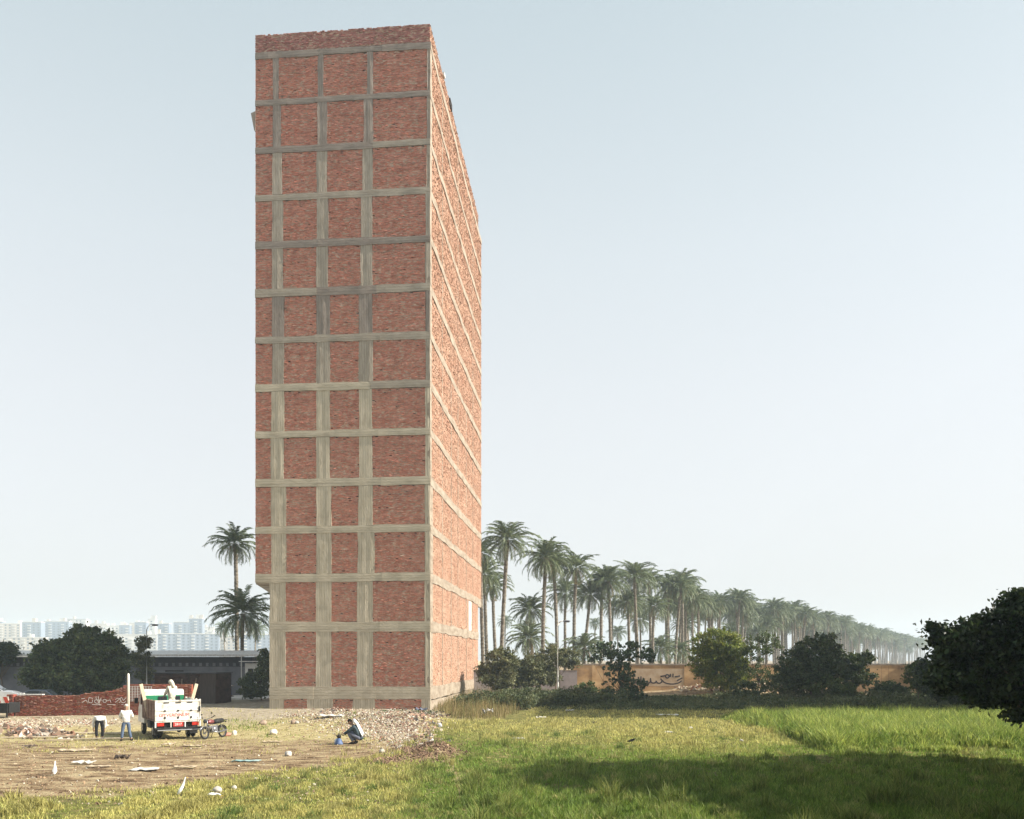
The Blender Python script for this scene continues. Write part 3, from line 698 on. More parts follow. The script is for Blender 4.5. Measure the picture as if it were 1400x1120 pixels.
for k, (px, py_, rx, ry, Z, n, lf, lb) in enumerate([(800,940,14,7,84,16,'m','low shrub at the left foot of the fig tree'),
    (1070,932,24,16,84,40,'d','low dark shrub left of the big dark bush'), (1140,940,26,12,78,40,'m','low spreading shrub at the foot of the big dark bush'), (1215,941,24,9,80,30,'d','low shrub in front of the bare ochre wall section'), (1018,944,18,12,82,24,'d','dark shrub on the earth bank right of the golden green bush'), (1255,925,16,20,72,30,'m','upright shrub beside the left edge of the large dark tree')]):
    make_tree('shrub', (P(px,950,Z)[0],Z,gz(P(px,950,Z)[0],Z)), [pblob(px,py_,rx,ry,Z,n), pblob(px+rx*.5,py_+ry*.5,rx*.6,ry*.6,Z,n//2)], dict(o=LEAF_OLIVE,m=LEAF_MID,d=LEAF_MIDDARK)[lf], .12, 60, lb, 'shrub', 200+k, cr=.34, r0=.05, nl=10)
# the big tree at the right edge of the picture
make_tree('tree', (22.5,33,0), [pblob(1450,872,74,48,33,120), pblob(1385,878,34,42,33,60), pblob(1395,925,70,40,33,110), pblob(1335,880,30,32,33,44), pblob(1298,888,26,26,33.5,26), pblob(1283,868,15,14,33.5,9),
   pblob(1310,925,40,22,33.5,46), pblob(1355,948,40,14,33,36), pblob(1405,980,24,8,32.5,16), pblob(1380,838,14,12,33,8), pblob(1400,818,18,12,33,12), pblob(1470,828,50,32,33,40), pblob(1350,848,16,10,33,7)], LEAF_RIGHT, .14, 62,
   'large dark broadleaf tree filling the right edge', 'tree', 9, cr=.33, r0=.3, nl=70, elong=1.5, split=.35)
make_tree('tree', (P(1295,960,60)[0],60,0), [pblob(1290,925,30,28,60,60), pblob(1320,930,34,30,60,60), pblob(1365,935,44,34,60,80), pblob(1420,930,44,40,60,60)], LEAF_DARK, .14, 90,
   'dark shrubbery tree standing behind the large one at the right edge', 'tree', 10, cr=.5, r0=.16)
# left side
make_tree('bushy_tree', (P(104,955,74)[0],74,0), [pblob(125,890,34,28,74,120), pblob(80,903,34,26,74,110), pblob(100,925,58,24,74,170), pblob(60,925,22,22,74,50), pblob(152,925,18,24,74,50), pblob(112,868,16,9,74,22)], LEAF_MIDDARK, .17, 80,
   'big dark bushy tree behind the low red brick wall', 'tree', 12, cr=.5, r0=.22, nl=30)
make_tree('small_tree', (P(6,950,92)[0],92,0), [pblob(4,893,17,13,92,40), pblob(-14,900,20,16,92,30)], LEAF_DARK, .16, 80,
   'small dark tree cut off at the left edge above the shed roof', 'tree', 13, cr=.5, r0=.12)
make_tree('small_tree', (P(196,950,86)[0],86,0), [pblob(195,880,9,12,86,20), pblob(192,900,13,10,86,26), pblob(198,920,12,16,86,26)], LEAF_OLIVE, .13, 60,
   'slender grey green tree behind the thin lamp post in front of the shed', 'tree', 14, cr=.32, r0=.07)
make_tree('small_tree', (P(164,950,80)[0],80,0), [pblob(163,890,8,9,80,14), pblob(165,912,11,16,80,26)], LEAF_MID, .13, 60,
   'small tree touching the right flank of the big dark bushy tree', 'tree', 15, cr=.32, r0=.06)
make_tree('bush', (P(358,952,82)[0],82,0), [pblob(362,908,8,18,82,26), pblob(352,935,18,17,81,50), pblob(345,945,14,8,81,20)], LEAF_MID, .13, 70,
   'dark leafy bush in the corner between the shed gable and the tower', 'bush', 16, cr=.32, r0=.06)
# unseen trees casting the shade; those by the camera are added to block sky
OFF = 'unseen tall trees set outside the frame for their shade'
for k, (x, y, h_, r_) in enumerate([(21.6,25.0,15.2,3.4),(21,20.0,10.5,3.8),(23,16.5,10.5,4.2),(25.5,27,18,4.5),(26.5,21,15,5),(66,97,17,5),(76,99,22,6),(87,97,27,6),(17,3,14,5),(15.5,11,12.5,3.6),(24,9,15,5.5),(30,2,18,6),(9,-8,15,6)]):
    make_tree('tree', (x,y,0), [(x,y,h_*.62,r_,r_,h_*.33,150), (x-.5,y+.4,h_*.34,r_*.85,r_*.8,h_*.22,90), (x+.4,y,h_*.86,r_*.6,r_*.6,h_*.14,50)], LEAF_DARK, .34, 46,
       'tall dense unseen tree set outside the frame to cast or deepen shade', 'tree', 60+k, cr=.9, r0=.32, group=OFF, nl=20)
tw2 = empty('apartment_tower', (54, 52, 0), -math.radians(3), 'second brick tower, unseen and added beyond the right edge for its shade', 'tower')  # unseen tower added so its shadow falls across the field edge
b_ = MB(); b_.box(0,13,0,25,-.3,39); b_.build('wall', bk, tw2)
for k in range(12):
    b_ = MB(); b_.box(-.04,13.04,-.04,25.04,k*3.2,k*3.2+.5); b_.build('beam', CH[1], tw2)
b_ = MB(); b_.box(-.1,13.1,-.1,25.1,39,39.9); b_.build('parapet_wall', bk, tw2)

# ------------------------------------------------------------------ walls on the right
OCH = mat('ochre_wall_paint', [(.20,.13,.08), (.42,.28,.145), (.56,.42,.25)], scale=.35, stretch=(1,1,1.6), rough=.9, bump=.4, bscale=5, hard=(.32,.68), detail=8)
OCH_CAP = mat('wall_coping', [(.2,.17,.14), (.32,.28,.23)], scale=2, bump=.5)
GREYW = mat('grey_violet_wall', [(.22,.20,.21), (.34,.31,.32)], scale=.7, bump=.4, bscale=5)
PANELC = mat('whitewashed_patch', [(.36,.27,.18), (.46,.38,.28)], scale=1.2, bump=.3)
INK = mat('black_wall_paint', [(.04,.035,.04)], rough=.7)
WZ = 100.0
w = empty('boundary_wall', (0, WZ, 0), 0, 'long ochre plastered boundary wall with pilasters and a dark coping in front of the palms', 'wall')
def wx(px): return (px-CX)/F*WZ
wt = H-(908-HY)/F*WZ
b_ = MB(); b_.box(wx(785), wx(1420), 0, .25, -.3, wt-.14); b_.build('wall_face', OCH, w)
b_ = MB(); b_.box(wx(780), wx(1420), -.06, .31, wt-.14, wt+.04); b_.build('coping', OCH_CAP, w)
for px in (785, 812, 938, 1012, 1090, 1232, 1300):
    b_ = MB(); b_.box(wx(px)-.22, wx(px)+.22, -.05, .0, -.3, wt-.14); b_.build('pilaster', OCH, w)
b_ = MB(); b_.box(wx(868), wx(935), -.012, 0, .75, wt-.55); b_.build('painted_panel', PANELC, w)
def strokes(parent, lines, zpl, r, m, name, sx=1.0, ox=0, oz=0, flat=.02, xo=None):
    """painted line strokes lying on a wall facing -y"""
    b = MB()
    for ln in lines:
        for (x0, z0), (x1, z1) in zip(ln[:-1], ln[1:]):
            d = Vector((x1-x0, z1-z0)); l = max(d.length, 1e-4); nx_, nz_ = -d.y/l*r, d.x/l*r
            e = d/l*r*.6
            pts = [(x0-e.x+nx_, z0-e.y+nz_), (x0-e.x-nx_, z0-e.y-nz_), (x1+e.x-nx_, z1+e.y-nz_), (x1+e.x+nx_, z1+e.y+nz_)]
            b.add([(ox+p[0]*sx, zpl, oz+p[1]*sx) for p in pts], [(0,1,2,3)]); zpl -= .0004
    return b.build(name, m, parent)
def arc(cx, cz, rx, rz, a0, a1, n=9):
    return [(cx+rx*math.cos(math.radians(a0+(a1-a0)*k/n)), cz+rz*math.sin(math.radians(a0+(a1-a0)*k/n))) for k in range(n+1)]
# the Arabic word on the wall, drawn as broad brush strokes
lines = [arc(4.6,1.0,1.15,.55,-20,-165), [(3.5,.8),(3.3,1.05)], arc(3.1,.8,.32,.26,0,-180), arc(2.45,.8,.30,.24,0,-180), [(2.15,.8),(2.1,1.1)], arc(1.7,.75,.4,.22,10,-180), [(1.3,.78),(1.25,1.15)],
         [(5.75,1.15),(5.2,.85)], [(4.4,1.3),(4.4,1.6)], [(4.7,1.28),(4.72,1.62)], arc(4.05,1.35,.22,.2,0,360), [(4.95,1.3),(5.5,1.38)], [(3.8,1.42),(3.3,1.35)], [(1.0,1.3),(1.0,.6)], [(.7,1.25),(.72,.62)], arc(.35,.8,.25,.22,0,-180), [(.1,.85),(.1,1.25)]]
strokes(w, lines, -.016, .075, INK, 'painted_script', ox=wx(868)-.3, oz=.55, sx=1.0)
b_ = MB()
for px in (825, 850, 878, 905, 922, 955, 1145, 1175, 1205, 1215): b_.box(wx(px)-.012, wx(px)+.012, -.004, 0, .0, wt-.2)
b_.box(wx(1190), wx(1228), -.004, 0, .62, .66)
b_.build('cracks', mat('crack', [(.1,.06,.05)]), w)
w2 = empty('concrete_wall', (0, 93, 0), 0, 'grey violet concrete wall behind the bushes and the white lamp post', 'wall')
b_ = MB(); b_.box((640-CX)/F*93, (784-CX)/F*93+.4, 0, .22, -.3, H-(917-HY)/F*93)
b_.build('wall_face', GREYW, w2)
for px in (688, 712, 740, 768):
    b_ = MB(); b_.box((px-CX)/F*93-.12, (px-CX)/F*93+.12, -.04, 0, -.3, H-(917-HY)/F*93+.04); b_.build('pilaster', GREYW, w2)
b_ = MB(); b_.box((640-CX)/F*93, (784-CX)/F*93+.4, -.03, .25, H-(917-HY)/F*93, H-(917-HY)/F*93+.07); b_.build('coping', OCH_CAP, w2)

# ------------------------------------------------------------------ lamp posts
LAMP = mat('lamp_post_paint', [(.55,.54,.5), (.68,.67,.62)], scale=3, rough=.5, spec=.4)
LAMPD = mat('lamp_head_grey', [(.12,.12,.13)], rough=.4)
def lamp_post(px, ytop, ybase_z, label, arm=.9, r=.11, group='lamp posts'):
    x = (px-CX)/F*ybase_z; h_ = H+(HY-ytop)/F*ybase_z
    t = empty('lamp_post', (x, ybase_z, gz(x, ybase_z)-.05), 0, label, 'lamp post', group)
    b = MB(); b.tube([(0,0,0),(0,0,.9),(0,0,1.0),(0,0,h_-.4),(.12,0,h_-.1)], [r*1.25, r*1.2, r, r*.55, r*.5], 10); b.build('pole', LAMP, t, smooth=True)
    b = MB(); b.tube([(.1,0,h_-.12),(arm*.5,0,h_+.08),(arm,0,h_+.1)], [r*.45,r*.4,r*.35], 8); b.build('arm', LAMP, t, smooth=True)
    b = MB(); b.ell((arm+.25,0,h_+.1), (.36,.16,.09)); b.box(arm+.02,arm+.5,-.1,.1,h_-.02,h_+.06); b.build('lamp_head', LAMPD, t)
    return t
lamp_post(762.5, 850, 78, 'white lamp post standing in the weeds in front of the bushes right of the tower', arm=.55, r=.12)
lamp_post(200.5, 855, 84, 'thin white lamp post in front of the shed on the left', arm=.55, r=.075)
lamp_post(684, 876, 135, 'small far lamp post seen between palm trunks beside the tower', arm=.9, r=.1)
lamp_post(796, 878, 135, 'small far lamp post above the left end of the ochre wall', arm=.9, r=.1)

# ------------------------------------------------------------------ shed on the left
SZ = 93.0
def sx_(px): return (px-CX)/F*SZ
SHW = mat('shed_wall_plaster', [(.11,.11,.125), (.15,.15,.165), (.2,.195,.205)], scale=.5, bump=.4, bscale=6, hard=(.3,.7))
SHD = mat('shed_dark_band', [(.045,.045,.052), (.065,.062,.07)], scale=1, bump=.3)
TIN = mat('pale_tin', [(.52,.50,.46), (.72,.70,.66)], scale=1.5, stretch=(6,1,1), rough=.55, metallic=0, bump=.3)
shed = empty('long_shed', (0, SZ, 0), 0, 'long low grey shed with a pale tin roof edge, left of the tower', 'shed')
ztop = H+(HY-897)/F*SZ
b_ = MB(); b_.box(sx_(-80), sx_(345), 0, 9, -.2, ztop-1.15); b_.build('wall', SHW, shed)
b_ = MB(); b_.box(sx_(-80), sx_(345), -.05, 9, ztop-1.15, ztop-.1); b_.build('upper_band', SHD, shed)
b_ = MB()
for k in range(46):
    x0 = sx_(-80)+k*(sx_(345)-sx_(-80))/46; b_.box(x0+.12, x0+.42, -.09, -.05, ztop-1.1, ztop-.75)
b_.build('vent_blocks', SHW, shed)
b_ = MB(); n_ = 150; x0 = sx_(-80); x1 = sx_(386)
for k in range(n_):     # corrugated sheet sloping down to the front
    xa = x0+(x1-x0)*k/n_; xb = x0+(x1-x0)*(k+1)/n_; za = .03*(k % 2); zb = .03*((k+1) % 2)
    b_.add([(xa,-1.1,ztop+.05+za),(xb,-1.1,ztop+.05+zb),(xb,4.5,ztop+.62+zb),(xa,4.5,ztop+.62+za),(xa,-1.1,ztop-.0+za),(xb,-1.1,ztop-.0+zb)], [(0,1,2,3),(4,5,1,0)])
b_.build('roof', TIN, shed)
b_ = MB(); b_.box(x0, x1, -1.13, -1.09, ztop-.06, ztop+.16); b_.build('fascia', TIN, shed)
for (a0, a1, z0_, z1_) in ((226, 251, 1.2, 2.7), (60, 74, 1.0, 2.4)):
    b_ = MB(); b_.box(sx_(a0), sx_(a1), -.03, 0, z0_, z1_); b_.build('window', dark, shed)
b_ = MB(); b_.tube([(sx_(334)+.0,-1.0,0),(sx_(334),-1.0,ztop)], .05, 6); b_.build('post', LAMP, shed)
# gable annex beside the tower, its sunlit white put into the colour
an = empty('annex_wall', (0, 90.5, 0), 0, 'white annex wall, its sunlight painted on, with two dark windows between the shed and the tower', 'wall')
ax = lambda px: (px-CX)/F*90.5
WHW = mat('bright_white', [(.62,.60,.54), (.75,.73,.68)], scale=1.2, bump=.3)
b_ = MB(); b_.box(ax(335), ax(372), 0, .25, 0, H-(907-HY)/F*90.5); b_.build('wall_face', WHW, an)
for (a0, a1) in ((339, 346), (351, 358)):
    b_ = MB(); b_.box(ax(a0), ax(a1), -.02, 0, 1.2, 2.9); b_.build('window', dark, an)
b_ = MB(); b_.box(ax(330), ax(376), -.9, .3, H-(905-HY)/F*90.5, H-(905-HY)/F*90.5+.08); b_.build('awning', TIN, an)
# pale raised strip the walker steps along
b_ = MB(); b_.box(-34.5, -21.0, 83.2, 90.4, -.2, .13)
tag(b_.build('raised_strip', mat('pale_strip', [(.50,.47,.42), (.66,.63,.57)], scale=.8, rough=.9, bump=.2)), kind='structure')
b_ = MB(); b_.box(-26.6,-25.6,87,87.5,.13,.5); tag(b_.build('concrete_block', WHW, bevel=.03), 'pale concrete block lying by the annex near the walking man', 'block')

# ------------------------------------------------------------------ small dark brick hut
hut = empty('brick_hut', (P(254,960,76)[0], 76, 0), math.radians(-6), 'flat topped dark brown brick hut behind the truck, in the shade of the tower', 'hut')
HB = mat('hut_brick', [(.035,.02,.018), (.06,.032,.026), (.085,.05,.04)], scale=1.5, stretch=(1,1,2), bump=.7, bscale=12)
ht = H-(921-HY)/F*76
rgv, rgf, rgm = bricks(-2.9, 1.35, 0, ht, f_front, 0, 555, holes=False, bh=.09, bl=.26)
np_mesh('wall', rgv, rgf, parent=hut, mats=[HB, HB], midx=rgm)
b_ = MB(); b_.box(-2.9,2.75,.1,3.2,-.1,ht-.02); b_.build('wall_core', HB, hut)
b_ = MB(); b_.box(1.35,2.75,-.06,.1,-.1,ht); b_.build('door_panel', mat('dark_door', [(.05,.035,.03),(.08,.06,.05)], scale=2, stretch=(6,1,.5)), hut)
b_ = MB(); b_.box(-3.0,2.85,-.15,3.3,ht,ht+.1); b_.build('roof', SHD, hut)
b_ = MB(); M_ = Matrix.Translation((.5,-.12,0)) @ Matrix.Rotation(math.radians(14),4,'Y'); b_.box(-.06,.06,-.05,.0,0,2.3,M_); M_ = Matrix.Translation((-.5,-.12,0)) @ Matrix.Rotation(math.radians(6),4,'Y'); b_.box(-.05,.05,-.05,.0,0,2.2,M_)
b_.build('props', mat('old_wood', [(.14,.10,.07),(.22,.17,.12)], scale=3, stretch=(1,1,.2)), hut)

# ------------------------------------------------------------------ low red brick wall
lw = empty('low_brick_wall', (P(10,979,60)[0], 60, 0), 0, 'low red brick wall with white scribbles, stepping up behind the truck', 'wall')
LWB = mat('low_wall_brick', [(.20,.05,.032), (.27,.075,.045), (.34,.11,.065)], scale=.8, island=.3, rough=.92, hard=(.3,.7), bump=.4)
LWM = mat('low_wall_mortar', [(.20,.10,.07), (.33,.2,.14)], scale=5)
L0 = P(10,979,60)[0]; lpx = lambda px: (px-CX)/F*60-L0
prof_px = [10,30,70,105,125,150,168,174,258]; prof_y = [952,951.5,951,951,946.5,945.5,939,935,935.5]
steps = np.arange(lpx(21), lpx(258), .25)
Vl, Fl, Ml, nb = [], [], [], 0
for k, a0 in enumerate(steps):
    pxm = CX+(a0+.125+L0)/60*F; ht_ = H-(interp(pxm, prof_px, prof_y)-HY)/F*60; ht_ = round(ht_/.078)*.078
    v1, f1, m1 = bricks(a0, a0+.25, -.2, ht_, f_front, 0, 600+k, holes=False, bl=.25, amp=.006); Vl.append(v1); Fl.append(f1+nb); Ml.append(m1); nb += len(v1)
np_mesh('brickwork', np.concatenate(Vl), np.concatenate(Fl), parent=lw, mats=[LWB, LWM], midx=np.concatenate(Ml))
b_ = MB()
for k, a0 in enumerate(steps):
    pxm = CX+(a0+.125+L0)/60*F; ht_ = round((H-(interp(pxm, prof_px, prof_y)-HY)/F*60)/.078)*.078; b_.box(a0, a0+.25, .08, .3, -.2, ht_-.004)
b_.build('wall_core', LWB, lw)
v1, f1, m1 = bricks(lpx(10), lpx(18.5), -.2, H-(951.5-HY)/F*60+.1, f_front, .08, 590, holes=False, bl=.25)
np_mesh('end_pillar', v1, f1, parent=lw, mats=[LWB, LWM], midx=m1)
b_ = MB(); b_.box(lpx(10), lpx(18.5), -.05, .4, -.2, H-(951.5-HY)/F*60+.09); b_.build('end_pillar_core', LWB, lw)
b_ = MB(); b_.box(lpx(26), lpx(58), .0, .3, H-(951.3-HY)/F*60+.05, H-(951.3-HY)/F*60+.11); b_.build('loose_coping', TIN, lw)
WP = mat('white_wall_paint', [(.62,.56,.52)], rough=.9)
scr = [arc(0,.5,.25,.2,30,-200), [(-.25,.5),(-.15,.9),(.25,.8)], arc(.75,.45,.3,.22,60,-220), [(.6,.9),(.95,.25),(1.2,.85)], [(.5,.62),(1.3,.6)], arc(1.6,.5,.2,.18,0,360), [(1.8,.5),(2.2,.62),(2.3,.35)],
       arc(3.1,.55,.3,.25,160,-60), [(2.8,.35),(3.5,.9),(3.7,.55),(4.0,.85)], arc(3.7,.5,.25,.2,0,-180), [(4.2,.4),(4.4,.8)], [(.2,.1),(1.2,.05)], [(1.9,.12),(2.8,.08)], [(3.5,.1),(3.7,.12)], [(.9,1.0),(1.0,.1)],
       [(-1.0,.75),(-.6,.8)], [(-.9,.35),(-.5,.6),(-.3,.35)]]
strokes(lw, scr, -.03, .03, WP, 'white_scribble', ox=lpx(124), oz=.72, sx=.62)
# lattice like pale brick lines behind the post
b_ = MB()
for k in range(9): b_.box(lpx(177)+k*.19, lpx(177)+k*.19+.03, -.04, -.0, 1.0, 2.05)
for k in range(10): b_.box(lpx(177), lpx(208), -.042, -.002, 1.02+k*.11, 1.045+k*.11)
b_.build('pale_mortar_grid', WP, lw)

# ------------------------------------------------------------------ far apartment blocks
APT = [mat('apartment_render_%s' % n, [c1, c2], scale=.05, rough=.9) for n, c1, c2 in (('grey', (.18,.22,.28), (.23,.27,.33)), ('cream', (.42,.38,.33), (.48,.44,.38)), ('pale', (.5,.49,.46), (.56,.55,.52)))]  # blue of faces lying in shade is put into the grey colour
WIN = mat('far_window_glass', [(.10,.12,.15)], rough=.3)
wm_ = MB(); wm_.box(-.9,.9,-.12,.05,-.75,.75); wproto = wm_.build('window', WIN); wdata = wproto.data; bpy.data.objects.remove(wproto)
wm_ = MB(); wm_.box(-1.6,1.6,-.9,.0,-.5,.45); bproto = wm_.build('balcony', APT[2]); bdata = bproto.data; bpy.data.objects.remove(bproto)
AG = 'far apartment blocks in the haze on the left'
apts = [(-40,2,850,700,0),(-6,27,853,690,1),(30,56,851,680,0),(60,94,850,720,0),(92,118,847,760,2),(112,146,853,820,1),(140,168,856,700,2),(163,177,855,690,0),(177,196,852,760,1),(184,200,851,700,0),(202,212,847,720,2),(216,231,853,700,0),
        (237,262,851,690,0),(258,277,846,660,0),(278,292,858,700,2),(150,215,868,600,2),(215,300,867,590,0),(296,330,870,610,1),(325,372,868,600,0),(4,60,872,610,1)]
aptl = ['flat topped pale block cut by the left edge','cream block just right of the left edge','blue grey block second from the left edge','wide blue grey block behind the left shoulder of the dark tree','pale block rising behind the crown of the dark tree',
 'distant cream block with rooftop huts behind the dark tree','pale block right of the dark tree crown','narrow grey block with a lit right edge left of the thin lamp post','cream block behind the thin lamp post','grey block touching the thin lamp post',
 'narrow pale block right of the thin lamp post','small grey block between two pale slots','broad grey block left of the tallest far block','tallest far block with a dark stair tower','low pale block right of the tallest one',
 'long low pale block in front of the lamp post skyline','long low grey block in front of the tallest one','low cream block left of the two palm trunks','low grey block behind the two palm trunks beside the tower','long low cream block left of the dark tree']
for k, (a0, a1, yt, Z, mi_) in enumerate(apts):
    Z *= 1.45
    x0 = (a0-CX)/F*Z; x1 = (a1-CX)/F*Z; ht_ = H+(HY-yt)/F*Z
    ro = math.radians(R.uniform(8,16))
    t = empty('apartment_block', ((x0+x1)/2, Z, 0), ro, 'hazy far ' + aptl[k], 'apartment block', AG)
    wd = (x1-x0)*.93; sc_ = 1.45
    b = MB(); b.box(-wd/2, wd/2, 0, 13, -1, ht_); b.build('wall', APT[mi_], t)
    b = MB(); b.box(-wd/2-.3, wd/2+.3, -.3, 13.3, ht_, ht_+.7); b.build('roof', APT[2], t)
    for q in range(R.randint(1,3)):
        xx = R.uniform(-wd/2, wd/2-3); b = MB(); b.box(xx, xx+R.uniform(2,4), 2, 7, ht_+.7, ht_+R.uniform(2.4,5)); b.build('stair_hut', APT[2 if R.random()<.6 else 1], t)
    nf = int(ht_/3.1); nwc = max(1, int(wd/4.2))
    lim = 0
    for f_ in range(max(0, int((H+ (HY-892)/F*Z)/3.1)-1), nf):
        for c_ in range(nwc):
            if lim >= 95: break
            lim += 1
            o = bpy.data.objects.new('balcony' if (c_ % 3 == 1 and f_ % 1 == 0) else 'window', bdata if c_ % 3 == 1 else wdata); COL.objects.link(o); o.parent = t
            o.location = (-wd/2+(c_+.5)*wd/nwc, 0, f_*3.1+1.9 if c_ % 3 != 1 else f_*3.1+1.2)

# ------------------------------------------------------------------ people
SKIN = mat('skin', [(.28,.16,.105), (.34,.2,.135)], scale=6, rough=.6)
def cloth(nm, c): return mat('cloth_'+nm, [tuple(q*.8 for q in c), c], scale=7, rough=.95, bump=.6, bscale=12, bdist=.04)
C_WHITE = cloth('white', (.78,.77,.74)); C_JEANS = cloth('jeans', (.10,.14,.22)); C_BLACK = cloth('black', (.02,.02,.024)); C_CREAM = cloth('cream', (.62,.58,.47))
C_SLATE = cloth('slate', (.06,.085,.10)); C_GREYB = cloth('grey_blue', (.17,.18,.23)); C_BROWN = cloth('brown', (.08,.05,.04)); HAIR = cloth('hair', (.015,.012,.01))
SHOE = mat('shoe_leather', [(.03,.022,.02)], rough=.5); CAPM = cloth('cap', (.55,.50,.43)); RED = cloth('red', (.4,.06,.04))
def skin_obj(name, J, E, m, parent, root=0, sub=1):
    me = bpy.data.meshes.new(name); me.from_pydata([j[0] for j in J], E, []); me.update(); me.materials.append(m)
    o = bpy.data.objects.new(name, me); COL.objects.link(o)
    if parent: o.parent = parent
    md = o.modifiers.new('skin', 'SKIN'); md.use_smooth_shade = True
    lay = me.skin_vertices[0] if len(me.skin_vertices) else None
    if lay is None:
        bpy.context.view_layer.objects.active = o
        me.update()
    lay = me.skin_vertices[0]
    for k, j in enumerate(J):
        r = j[1]; lay.data[k].radius = r if isinstance(r, tuple) else (r, r)
        lay.data[k].use_root = (k == root)
    sb = o.modifiers.new('subd', 'SUBSURF'); sb.levels = sub; sb.render_levels = sub+1
    return o
def lerp(a, b, t): return tuple(a[i]*(1-t)+b[i]*t for i in range(3))
def person(loc, rz, jt, top, bottom, headgear, label, sleeves='long', shoe=SHOE, coat=None, scale=1.0, group=None):
    """jt: joints in local space; the person looks towards local +y"""
    t = empty('person', loc, rz, label, 'person', group); t.scale = (scale,)*3
    J = []; E = []
    def a(p, r): J.append((tuple(p), r)); return len(J)-1
    pel = a(jt['pel'], (.09,.08)); ch = a(jt['chest'], (.09,.07)); nk = a(jt['neck'], .055)
    hd0 = lerp(jt['neck'], jt['head'], .45); h0 = a(hd0, .06); h1 = a(jt['head'], (.075,.09)); h2 = a(tuple(jt['head'][i]+(jt['head'][i]-jt['neck'][i])*.45 for i in range(3)), .06)
    E += [(pel,ch),(ch,nk),(nk,h0),(h0,h1),(h1,h2)]
    for s in 'LR':
        sh = a(jt['sh'+s], .055); el = a(jt['el'+s], .042); wr = a(jt['wr'+s], .028)
        E += [(ch,sh),(sh,el),(el,wr)]
        d = Vector(jt['wr'+s])-Vector(jt['el'+s]); d.normalize(); sd_ = d.cross(Vector((0,1,0.3)))
        if sd_.length < .1: sd_ = d.cross(Vector((1,0,0)))
        sd_.normalize(); bend = sd_.cross(d)
        pm = Vector(jt['wr'+s])+d*.07; pmi = a(pm, (.034,.018)); E.append((wr,pmi))
        for q, (off, ln) in enumerate(((-.03,.065),(-.01,.08),(.01,.075),(.03,.06))):
            k1 = a(pm+sd_*off+d*(.03+ln*.45)+bend*.008, .0095); k2 = a(pm+sd_*off+d*(.03+ln)+bend*.03, .008); E += [(pmi,k1),(k1,k2)]
        k1 = a(Vector(jt['wr'+s])+d*.05-sd_*.045+bend*.01, .011); k2 = a(Vector(jt['wr'+s])+d*.085-sd_*.06+bend*.025, .009); E += [(wr,k1),(k1,k2)]
        hp = a(jt['hip'+s], .07); kn = a(jt['kn'+s], .052); an_ = a(jt['an'+s], .04); to = a(jt['to'+s], (.035,.028))
        E += [(pel,hp),(hp,kn),(kn,an_),(an_,to)]
    skin_obj('body', J, E, SKIN, t)
    # face: eyes, nose, ears
    hv = Vector(jt['head']); up = (hv-Vector(jt['neck'])).normalized(); fw = Vector(jt.get('look', (0,1,0))).normalized(); fw = (fw-up*fw.dot(up)).normalized(); rt = fw.cross(up)
    hm = hv+up*.03
    b = MB(); b.ell(tuple(hm+fw*.012), (.078,.092,.115), 12, 8); b.ell(tuple(hm+fw*.105-up*.015), (.014,.02,.022), 6, 4)
    for s in (-1,1): b.ell(tuple(hm+rt*s*.08-up*.01), (.014,.02,.03), 6, 4)
    b.ell(tuple(hm+fw*.088-up*.06), (.026,.012,.008), 6, 4)
    b.build('face', SKIN, t, smooth=True)
    b = MB()
    for s in (-1,1): b.ell(tuple(hm+rt*s*.032+fw*.094+up*.012), (.011,.008,.007), 6, 4)
    b.build('eyes', HAIR, t)
    # torso garment
    J2 = []; E2 = []
    def a2(p, r): J2.append((tuple(p), r)); return len(J2)-1
    tr = coat or top
    p0 = a2(lerp(jt['pel'], jt['chest'], -.30), (.19,.15)); p1 = a2(lerp(jt['pel'], jt['chest'], .35), (.185,.145)); p2 = a2(jt['chest'], (.21,.16)); p3 = a2(lerp(jt['chest'], jt['neck'], .65), (.10,.085)); E2 += [(p0,p1),(p1,p2),(p2,p3)]
    for s in 'LR':
        sh = a2(jt['sh'+s], .095); el = a2(jt['el'+s], .065); E2 += [(p2,sh),(sh,el)]
        if sleeves == 'long': wr = a2(lerp(jt['el'+s], jt['wr'+s], .92), .05); E2.append((el,wr))
        else: J2[el] = (lerp(jt['sh'+s], jt['el'+s], .75), .07)
    skin_obj('jacket' if coat else 'shirt', J2, E2, tr, t)
    J3 = []; E3 = []
    def a3(p, r): J3.append((tuple(p), r)); return len(J3)-1
    p0 = a3(lerp(jt['pel'], jt['chest'], .1), (.15,.12)); p1 = a3(jt['pel'], (.165,.135)); E3.append((p0,p1))
    for s in 'LR':
        hp = a3(jt['hip'+s], .105); kn = a3(jt['kn'+s], .078); an_ = a3(lerp(jt['kn'+s], jt['an'+s], .93), .066); E3 += [(p1,hp),(hp,kn),(kn,an_)]
        b = MB(); A_ = Vector(jt['an'+s]); T_ = Vector(jt['to'+s]); b.tube([tuple(A_+(A_-T_)*.35-Vector((0,0,.03))), tuple(A_-Vector((0,0,.03))), tuple(lerp(A_,T_,.6)), tuple(T_+(T_-A_)*.2)], [.04,.055,.048,.025], 8)
        b.build('shoe', shoe, t, smooth=True)
    skin_obj('trousers', J3, E3, bottom, t, root=1)
